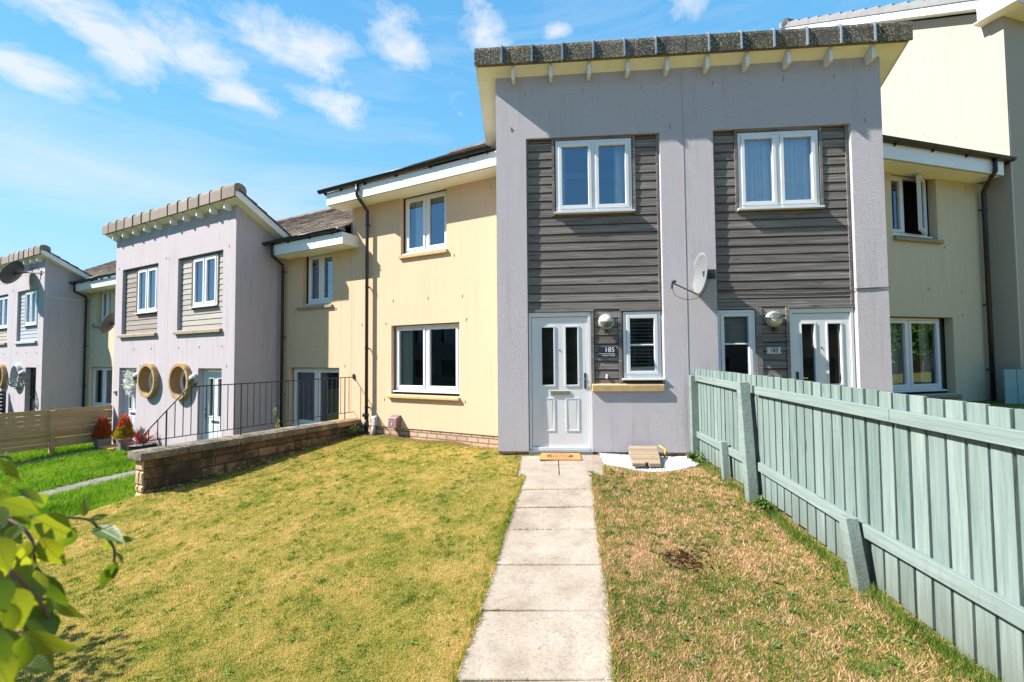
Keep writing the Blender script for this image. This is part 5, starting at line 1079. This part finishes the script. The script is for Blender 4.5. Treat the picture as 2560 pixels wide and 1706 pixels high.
RX = -3.82; zt = lambda y: 1.003 + .007 * y; zbm = lambda y: .238 + .004 * y
MB().tube([(RX, .0, zt(0)), (RX, -3.33, zt(-3.33))], .010, 6).build('top_rail', IRON, rl); MB().tube([(RX, -3.33, zt(-3.33)), (RX, -3.92, .315)], .010, 6).build('sloping_rail', IRON, rl)
MB().tube([(RX, .0, zbm(0)), (RX, -3.92, zbm(-3.92))], .008, 6).build('bottom_rail', IRON, rl); MB().tube([(RX, -3.92, .315), (RX, -3.92, zbm(-3.92))], .008, 6).build('end_bar', IRON, rl); MB().box(RX - .02, RX + .02, -.03, -.003, .96, 1.07).build('wall_bracket', IRON, rl)
def tz_(y): return zt(y) if y > -3.33 else zt(-3.33) + (.315 - zt(-3.33)) * (-3.33 - y) / .59
y = -.14
while y > -3.87:
    main = any(abs(y - p) < .06 for p in (-.25, -1.37, -2.50, -3.62)); r_ = .0105 if main else .0065
    MB().tube([(RX, y, .10 if main else zbm(y)), (RX, y, tz_(y))], r_, 6).build('upright' if main else 'baluster', IRON, rl); y -= .1125

# ------------------------------------------------------------------ pine divider fence on the lower level, far slatted screen
pf = thing('garden_fence', 'honey-coloured horizontal board fence dividing the lower gardens', 'fence', 'L', (-12.12, -3.4, -.685 - .137 * 3))
FXD = -12.12; 
for y0, y1, dz in ((-1.17, -2.37, .0), (-2.47, -4.6, .0), (-4.7, -7.2, -.04)):
    for i in range(8):
        z0 = -.822 + .1233 * i + dz - .04 * 0; j = rng.uniform(-.004, .004)
        MB().box(FXD, FXD + .022, y1, y0, z0 + j, z0 + .117 + j).build('board', PINE, pf, bevel=.002)
for y in (-2.42, -4.65, -7.25): MB().box(FXD - .02, FXD + .075, y - .045, y + .045, -1.2, .125).build('post', PINE, pf)
ss = thing('slatted_screen', 'dark slatted timber screen beside the farthest block at the left edge', 'screen', 'L', (-20.9, -1.9, -.9))
for i in range(9): MB().box(-20.45, -20.43, -3.2, -1.2, -.85 + i * .135, -.74 + i * .135).build('slat', DKFR, ss)
for y in (-1.25, -3.15): MB().box(-20.43, -20.36, y - .04, y + .04, -1.0, .34).build('post', DKFR, ss)

# ------------------------------------------------------------------ plants
def leafmesh(mb, p, d, n, l, w, fold=.25, curl=.2, rnd=None, store=None, seg=3, uv=None):
    """an ovate leaf: base p, direction d, normal n"""
    d = Vector(d).normalized(); n = Vector(n); n = (n - d * n.dot(d)).normalized(); s = d.cross(n); base = len(mb.v); prof = [0, .6, .9, 1, .9, .62, .3, 0] if seg == 3 else [0, 1, 0]
    K = len(prof) - 1
    for i, q in enumerate(prof):
        u = i / K; c = Vector(p) + d * (l * u) - n * (curl * l * u * u)
        mb.v += [tuple(c + s * (w * .5 * q) + n * (fold * w * .5 * q)), tuple(c), tuple(c - s * (w * .5 * q) + n * (fold * w * .5 * q))]
        if uv is not None: uv += [q, u, 0, 0.0, u, 0, -q, u, 0]
    for i in range(K):
        a = base + 3 * i; mb.f += [(a, a + 1, a + 4, a + 3), (a + 1, a + 2, a + 5, a + 4)]
    if store is not None: store += [rnd if rnd is not None else rng.random()] * (3 * (K + 1))
def withrnd(o, vals):
    at = o.data.attributes.new('rnd', 'FLOAT', 'POINT'); at.data.foreach_set('value', np.array(vals, dtype=np.float32)); return o
def rv(s=1.0):
    while True:
        v = Vector((rng.uniform(-1, 1), rng.uniform(-1, 1), rng.uniform(-1, 1)))
        if .05 < v.length < 1: return v.normalized() * s
def conifer(label, x, y, z0, hgt, rad, pot, mats, split=None, square=True):
    t = thing('potted_conifer', label, 'potted plant', 'L', (x, y, z0), 'potted conifers by the lower doors')
    pw, ph = pot; p = MB()
    p.hexa([(x - pw * .42, y - pw * .42, z0), (x + pw * .42, y - pw * .42, z0), (x + pw * .42, y + pw * .42, z0), (x - pw * .42, y + pw * .42, z0), (x - pw / 2, y - pw / 2, z0 + ph), (x + pw / 2, y - pw / 2, z0 + ph), (x + pw / 2, y + pw / 2, z0 + ph), (x - pw / 2, y + pw / 2, z0 + ph)]); p.build('pot', POTG, t, bevel=.01)
    MB().tube([(x, y, z0 + ph - .02), (x, y, z0 + ph + hgt * .8)], [.02, .006], 6).build('trunk', plain('bark', (.12, .08, .05), .9, .2), t)
    for mi, m in enumerate(mats):
        mb = MB(); st = []
        for i in range(3000):
            u = 1 - math.sqrt(rng.random()) * .99; 
            if split is not None and ((u < split + rng.uniform(-.06, .06)) != (mi == 0)): continue
            r_ = rad * (1 - u) ** .75 * (.45 + .55 * rng.random()) * (.92 + .1 * math.sin(u * 17)) + .01; a = rng.uniform(0, 6.28); p0 = Vector((x + r_ * math.cos(a), y + r_ * math.sin(a), z0 + ph + u * hgt))
            d = Vector((math.cos(a) * .75, math.sin(a) * .75, .9)) + rv(.4); leafmesh(mb, p0, d, rv(), .105 * (1.2 - .4 * u) * rng.uniform(.6, 1.2), .013, 0, .1, None, st, 1)
        withrnd(mb.build('foliage', m, t), st)
    return t
REDC = leaf_mat('red_conifer', (.34, .05, .02), (.62, .16, .05), .3); YELC = leaf_mat('golden_conifer', (.20, .17, .02), (.60, .42, .04), .3)
conifer('rust-red conifer in a grey square planter against the pine fence', -11.86, -1.46, -.96, .60, .20, (.32, .24), [REDC])
conifer('conifer with red top and golden base in a grey pot by the wreathed door', -10.72, -1.42, -.96, .66, .19, (.26, .30), [YELC, REDC], .42)
t = thing('potted_cordyline', 'spiky dark red cordyline in a low black tub among white stones', 'potted plant', 'L', (-9.75, -1.45, -.95))
MB().lathe([(.001, 0), (.22, 0), (.28, .2), (.29, .24), (.26, .24), (.24, .2), (.001, .2)], (-9.75, -1.45, -.95), (0, 0, 1), 20).build('tub', DKFR, t, smooth=False)
mb = MB(); st = []
for i in range(70):
    a = rng.uniform(0, 6.28); e_ = rng.uniform(.35, 1.5); l = rng.uniform(.32, .55); d = Vector((math.cos(a) * math.cos(e_), math.sin(a) * math.cos(e_), math.sin(e_))); leafmesh(mb, (-9.75 + .03 * math.cos(a), -1.45 + .03 * math.sin(a), -.72), d, (0, 0, 1), l, .032, .4, .25, None, st)
withrnd(mb.build('foliage', leaf_mat('cordyline_leaf', (.10, .02, .02), (.40, .05, .03), .3), t), st)
mb = MB()
for i in range(260):
    a, q = rng.uniform(0, 6.28), rng.uniform(.0, .25); r_ = rng.uniform(.012, .03); mb.lathe([(.001, -r_ * .6), (r_, 0), (.001, r_ * .6)], (-9.75 + q * math.cos(a), -1.45 + q * math.sin(a), -.735), (0, 0, 1), 5)
mb.build('pebbles', GRAV, t)
o = thing('floor_tile', 'flat terracotta slab on the lower path by the wreathed door', 'paving tile', 'L', (-11.35, -1.42, -.95))
MB().box(-11.72, -10.98, -1.62, -1.22, -.95, -.905).build('tile', plain('terracotta', (.50, .22, .09), .85, .12, 12), o, bevel=.006)
st_ = MB().tube([(-10.55, -1.75, -.93), (-9.95, -1.85, -.66)], .012, 6).build('cane', plain('bamboo', (.40, .26, .12), .6, .2), None, 'L', (-10.3, -1.8, -.9)); tag(st_, 'thin brown cane leaning by the black tub near the wall end', 'cane')
# wreath, hanging ball
t = thing('wreath', 'white leafy wreath hanging on the pale lower door', 'wreath', 'L', (-11.31, YK + .10, .83))
MB().tube([(-11.31 + .16 * math.cos(k * .4), YK + .10, .83 + .16 * math.sin(k * .4)) for k in range(17)], .02, 6).build('hoop', PALE, t)
mb = MB(); st = []
for i in range(420):
    a = rng.uniform(0, 6.28); q = .17 + rng.gauss(0, .045); p = (-11.31 + q * math.cos(a), YK + .075 + rng.gauss(0, .035), .83 + q * math.sin(a) * 1.25); leafmesh(mb, p, rv() + Vector((math.cos(a), -.8, math.sin(a))), rv(), rng.uniform(.05, .085), .034, .3, .2, None, st)
for i in range(40): leafmesh(mb, (-11.27 + rng.gauss(0, .03), YK + .06, .60 - rng.random() * .15), Vector((0, -.2, -1)) + rv(.4), rv(), .06, .02, .3, .2, None, st)
withrnd(mb.build('foliage', leaf_mat('white_leaf', (.62, .63, .60), (.85, .86, .84), .15), t), st)
t = thing('hanging_ball', 'round grey-green topiary ball hanging on a chain by the black door', 'hanging plant', 'L', (-18.36, YK - .30, .75))
mb = MB(); st = []
for i in range(900):
    v = rv(); p = Vector((-18.36, YK - .30, .73)) + Vector((v.x * .22, v.y * .22, v.z * .17)); leafmesh(mb, p, v + rv(.6), rv(), .045, .028, .2, .2, None, st, 1)
withrnd(mb.build('foliage', leaf_mat('dusty_leaf', (.09, .095, .07), (.40, .37, .33), .1), t), st)
MB().tube([(-18.36, YK - .30, .9), (-18.36, YK - .30, 1.16)], .006, 5).tube([(-18.36, YK - .30, 1.16), (-18.36, YK, 1.16)], .009, 5).build('bracket', IRON, t)
# small plants at the wall foot
def herb(name, label, fr, x, y, z, hgt, nst, mat, flower=None, spread=.2):
    t = thing(name, label, 'plant', fr, (x, y, z)); mb = MB(); st = []; s_ = MB(); fl = MB(); fs = []
    for i in range(nst):
        a = rng.uniform(0, 6.28); top = Vector((x + math.cos(a) * spread * rng.random(), y + math.sin(a) * spread * rng.random(), z + hgt * rng.uniform(.6, 1))); b0 = Vector((x + rng.gauss(0, .03), y + rng.gauss(0, .03), z)); s_.tube([tuple(b0), tuple(b0.lerp(top, .5) + rv(.02)), tuple(top)], .003, 4)
        for k in range(9):
            q = b0.lerp(top, rng.uniform(.15, 1)); leafmesh(mb, q, rv() + Vector((0, 0, .3)), (0, 0, 1), rng.uniform(.04, .09), .022, .2, .3, None, st)
        if flower:
            for k in range(9): leafmesh(fl, top + rv(.035), rv(), rv(), .03, .022, .2, .1, None, fs, 1)
    s_.build('stem', WEED, t); withrnd(mb.build('foliage', mat, t), st)
    if flower: withrnd(fl.build('flowers', flower, t), fs)
    return t
GRL = leaf_mat('weed_foliage', (.06, .13, .02), (.16, .26, .05), .35)
herb('weed', 'dark green weeds in the corner of wall and downpipe', 'L', -3.5, -.3, -.22, .22, 16, GRL, spread=.25)
herb('tall_weed', 'tall weed with yellow-green flowers behind the iron railing', 'L', -5.0, -1.0, -.95, 1.30, 7, GRL, leaf_mat('yellow_flower', (.42, .52, .04), (.62, .62, .08), .3), .10)
herb('weed', 'low plants tucked behind the near end of the stone wall', 'L', -4.35, -3.75, -1.07, .30, 22, GRL, spread=.4)
herb('weed', 'green shoots beside the foot of the green fence posts', 'W', 2.05, 6.62, -.09, .14, 16, GRL, spread=.16)
herb('weed', 'tuft of leaves by the leaning green fence post', 'W', 2.08, 4.70, -.11, .10, 12, GRL, spread=.09)

# ------------------------------------------------------------------ foreground shrub
SHL = leaf_mat('shrub_leaf', (.014, .045, .005), (.055, .11, .010), .30, (.40, .46, .015), .48, True)
t = thing('shrub', 'out-of-focus leafy branch close to the camera at the lower left', 'shrub', 'W', (-1.5, .9, -.9), 'shrubs by the camera')
TW = [
    [(-0.866, 0.620, 1.149), (-0.864, 0.660, 1.138), (-0.837, 0.700, 1.126), (-0.802, 0.740, 1.110), (-0.787, 0.750, 1.086), (-0.771, 0.760, 1.055), (-0.775, 0.765, 1.027)],
    [(-0.838, 0.600, 1.166), (-0.769, 0.600, 1.158), (-0.734, 0.600, 1.131), (-0.751, 0.620, 1.084), (-0.750, 0.640, 1.048), (-0.759, 0.660, 1.012)],
    [(-0.794, 0.550, 1.197), (-0.691, 0.520, 1.167), (-0.664, 0.520, 1.127), (-0.661, 0.530, 1.071), (-0.673, 0.550, 1.018), (-0.677, 0.550, 0.990)],
    [(-0.751, 0.620, 1.084), (-0.750, 0.630, 1.067), (-0.743, 0.640, 1.058)],
    [(-1.013, 0.700, 1.216), (-0.951, 0.700, 1.225), (-0.927, 0.720, 1.218), (-0.932, 0.720, 1.190)],
    [(-0.646, 0.450, 1.159), (-0.619, 0.460, 1.129), (-0.610, 0.470, 1.088), (-0.610, 0.480, 1.054)],
    [(-0.664, 0.520, 1.127), (-0.666, 0.540, 1.097), (-0.665, 0.560, 1.061), (-0.676, 0.580, 1.019)],
]
LV = [
    ((-0.760, 0.620, 1.154), (-0.737, 0.660, 1.112), (0.666, -0.722, 0.187), 0.75),
    ((-0.737, 0.660, 1.127), (-0.759, 0.660, 1.089), (0.822, -0.568, -0.040), 0.60),
    ((-0.721, 0.550, 1.202), (-0.698, 0.580, 1.175), (0.749, -0.659, 0.072), 0.60),
    ((-0.760, 0.600, 1.201), (-0.734, 0.620, 1.181), (0.910, 0.199, 0.365), 0.50),
    ((-0.764, 0.620, 1.185), (-0.767, 0.660, 1.160), (0.836, -0.478, 0.270), 0.50),
    ((-0.807, 0.740, 1.114), (-0.809, 0.740, 1.147), (0.348, -0.566, 0.747), 0.55),
    ((-0.799, 0.740, 1.108), (-0.775, 0.750, 1.117), (0.769, -0.154, 0.621), 0.50),
    ((-0.800, 0.750, 1.093), (-0.712, 0.720, 1.085), (-0.452, -0.222, 0.864), 0.35),
    ((-0.771, 0.760, 1.067), (-0.714, 0.740, 1.078), (0.124, -0.839, 0.530), 0.25),
    ((-0.778, 0.760, 1.073), (-0.783, 0.760, 1.043), (0.615, -0.385, 0.688), 0.50),
    ((-0.772, 0.765, 1.044), (-0.751, 0.760, 1.027), (0.984, -0.076, 0.159), 0.50),
    ((-0.775, 0.765, 1.024), (-0.794, 0.760, 0.982), (0.686, -0.539, 0.489), 0.55),
    ((-0.772, 0.765, 1.027), (-0.769, 0.760, 0.997), (0.695, -0.710, -0.111), 0.45),
    ((-0.785, 0.765, 1.021), (-0.788, 0.760, 1.005), (0.772, 0.004, 0.636), 0.60),
    ((-0.733, 0.610, 1.131), (-0.709, 0.620, 1.083), (0.703, -0.670, 0.237), 0.60),
    ((-0.728, 0.580, 1.161), (-0.724, 0.560, 1.142), (0.631, -0.711, 0.311), 0.70),
    ((-0.710, 0.580, 1.137), (-0.716, 0.560, 1.116), (0.847, -0.332, 0.416), 0.70),
    ((-0.700, 0.560, 1.138), (-0.704, 0.560, 1.114), (0.812, -0.056, 0.580), 0.50),
    ((-0.682, 0.560, 1.117), (-0.694, 0.540, 1.092), (0.654, -0.629, 0.419), 0.80),
    ((-0.701, 0.580, 1.099), (-0.684, 0.560, 1.054), (0.934, -0.177, 0.311), 0.60),
    ((-0.738, 0.620, 1.072), (-0.702, 0.620, 1.028), (0.616, -0.621, 0.485), 0.40),
    ((-0.744, 0.640, 1.026), (-0.700, 0.640, 0.998), (0.663, -0.737, -0.132), 0.35),
    ((-0.687, 0.560, 1.058), (-0.640, 0.550, 1.011), (0.992, -0.128, -0.012), 0.60),
    ((-0.679, 0.580, 1.043), (-0.670, 0.580, 1.013), (0.836, -0.541, -0.093), 0.60),
    ((-0.617, 0.500, 1.062), (-0.621, 0.490, 1.017), (0.600, -0.404, 0.690), 0.75),
    ((-0.656, 0.540, 1.014), (-0.625, 0.540, 0.995), (0.591, -0.794, 0.146), 0.90),
    ((-0.618, 0.480, 1.113), (-0.610, 0.470, 1.069), (0.694, -0.537, 0.480), 0.80),
    ((-0.638, 0.500, 1.117), (-0.617, 0.500, 1.070), (0.765, -0.416, 0.491), 0.70),
    ((-0.920, 0.700, 1.223), (-0.909, 0.700, 1.195), (0.577, -0.794, 0.194), 0.40),
    ((-0.904, 0.700, 1.223), (-0.890, 0.700, 1.176), (0.227, -0.972, 0.051), 0.45),
    ((-0.927, 0.720, 1.215), (-0.940, 0.720, 1.232), (0.643, -0.711, -0.285), 0.40),
    ((-0.883, 0.680, 1.192), (-0.873, 0.680, 1.171), (0.735, -0.490, 0.469), 0.50),
    ((-0.668, 0.500, 1.211), (-0.645, 0.500, 1.188), (0.832, -0.534, 0.150), 0.70),
    ((-0.636, 0.480, 1.184), (-0.613, 0.480, 1.147), (0.797, -0.498, 0.341), 0.70),
    ((-0.611, 0.460, 1.147), (-0.590, 0.460, 1.112), (0.706, -0.438, 0.557), 0.80),
    ((-0.613, 0.460, 1.093), (-0.588, 0.460, 1.059), (0.675, -0.557, 0.483), 0.80),
    ((-0.608, 0.460, 1.067), (-0.579, 0.460, 1.033), (0.468, -0.607, 0.642), 0.70),
    ((-0.785, 0.600, 1.158), (-0.750, 0.600, 1.126), (0.806, -0.583, -0.105), 0.60),
    ((-0.795, 0.620, 1.160), (-0.757, 0.620, 1.142), (0.732, -0.569, -0.375), 0.50),
    ((-0.818, 0.620, 1.194), (-0.795, 0.620, 1.160), (0.859, -0.415, -0.301), 0.60),
]
mb = MB()
for tw in TW: n = len(tw); mb.tube([tuple(p) for p in smooth_path([Vector(p) for p in tw], 4)], .0022, 6)
mb.tube([(-1.75, .95, -.9), (-1.5, .9, -.1), (-1.2, .8, .6), (-1.0, .70, 1.1)], [.02, .016, .011, .006], 8); mb.tube([(-1.2, .8, .6), (-1.15, .62, 1.0), (-1.0, .58, 1.25)], [.010, .007, .003], 6)
mb.tube([(-1.75, .95, -.9), (-1.9, .9, .2), (-1.7, .75, .9), (-1.3, .62, 1.25)], [.018, .014, .010, .004], 8)
mb.build('branch', plain('twig_bark', (.13, .085, .05), .8, .2, 40), t, smooth=True)
mb = MB(); st = []; uvs = []
for p, q, n, w in LV:
    p, q = Vector(p), Vector(q); l = (q - p).length; leafmesh(mb, p, q - p, Vector(n) + rv(.25), l, l * w * .86, rng.uniform(.1, .55), rng.uniform(.0, .4), None, st, 3, uvs)
    n2 = Vector(n)
for i in range(210):          # deeper leaves filling the mass beside the lens axis
    Yd = rng.uniform(.50, .85); Xd = -Yd * (1.205 + .6 * rng.random() ** .8); Zd = 1.383 - Yd * rng.uniform(.36, .80); leafmesh(mb, (Xd, Yd, Zd), Vector((.2, 0, -.8)) + rv(.7), Vector((.6, -.8, .4)) + rv(.6), rng.uniform(.04, .068), rng.uniform(.024, .038), .35, .3, None, st, 3, uvs)
o = withrnd(mb.build('foliage', SHL, t, smooth=True), st); o.data.attributes.new('leafuv', 'FLOAT_VECTOR', 'POINT').data.foreach_set('vector', np.array(uvs, dtype=np.float32))
t = thing('shrub', 'leafy bush standing just outside the lower left corner', 'shrub', 'W', (-4.7, 2.3, -.95), 'shrubs by the camera')
mb = MB(); st = []
for i in range(1500):
    v = rv(rng.random() ** .4); p = Vector((-4.75, 2.35, .40)) + Vector((v.x * .75, v.y * .6, v.z * .75)); leafmesh(mb, p, v + rv(.8), rv(), rng.uniform(.06, .09), .045, .2, .15, None, st, 1)
withrnd(mb.build('foliage', SHL, t), st)
MB().tube([(-4.7, 2.3, -1.1), (-4.7, 2.35, -.1), (-4.75, 2.4, .7)], [.03, .02, .01], 7).build('trunk', plain('bush_bark', (.13, .085, .05), .8, .2, 40), t)

# ------------------------------------------------------------------ the far side of the street, seen in the window glass
OPW = plain('brown_brick', (.12, .09, .075), .9, .2, 3)
def opposite(label, fr, yy, xa, xb):
    """houses over the road; their fronts face the terrace"""
    op = thing('street_house', label, 'house', fr, ((xa + xb) / 2, yy, -1.5), 'houses across the street'); mb = MB(); hl = []
    for x in np.arange(xa + 1, xb - 6, 6.0): hl += [(x + 1, x + 2.4, 0, 1.3), (x + 3.6, x + 4.9, 0, 1.3), (x + 1, x + 2.4, 2.6, 3.8), (x + 3.6, x + 4.9, 2.6, 3.8)]
    wall(mb, xa, xb, -3, 4.6, yy, hl, -.12); mb.build('wall', OPW, op)
    MB().box(xa, xb, yy - .5, yy - .15, -3, 4.55).build('window_backing', DOORGL, op)
    MB().prism_x([(yy + .4, 4.6), (yy - 4, 7.2), (yy - 8, 4.6)], xa - .3, xb + .3).build('roof', TILED, op)
opposite('brown houses across the street, seen only as a reflection in the number 185 glass', 'M', -29, -16, 20)
opposite('brown houses across the street reflected in the lower windows of the left cream walls', 'L', -21, -52, 2)
opposite('brown houses across the street reflected in the lower window of the right cream wall', 'R', -19, -1, 45)
def street_tree(label, x, y, z, h_, r_, nl=2600):
    t = thing('street_tree', label, 'tree', 'W', (x, y, z), 'trees behind the camera'); MB().tube([(x, y, z), (x + .1, y, z + h_ * .45), (x, y + .1, z + h_ * .8)], [.14, .10, .03], 8).tube([(x, y, z + h_ * .4), (x + r_ * .6, y, z + h_ * .7)], [.07, .02], 6).tube([(x, y, z + h_ * .4), (x - r_ * .5, y + .3, z + h_ * .72)], [.07, .02], 6).build('trunk', plain('tree_bark', (.10, .08, .06), .9, .2), t)
    mb = MB(); st = []; cs = [Vector((x, y, z + h_ * .66)) + Vector((v.x * r_ * .7, v.y * r_ * .7, v.z * h_ * .25)) for v in (rv(rng.random() ** .4) for _ in range(16))]
    for i in range(nl):
        p = rng.choice(cs) + rv(r_ * .38 * rng.random() ** .5); leafmesh(mb, p, rv(), rv(), rng.uniform(.12, .2), .1, .2, .2, None, st, 1)
    withrnd(mb.build('crown', leaf_mat('tree_leaf', (.05, .11, .015), (.16, .26, .03), .35), t), st)
street_tree('leafy green tree out of frame on the right, reflected in the right cream window', 15.5, 6.3, -.8, 4.6, 1.7)
street_tree('green tree behind the camera reflected in the lower cream window', -9.5, -9, -1.6, 3.6, 1.6, 1500)
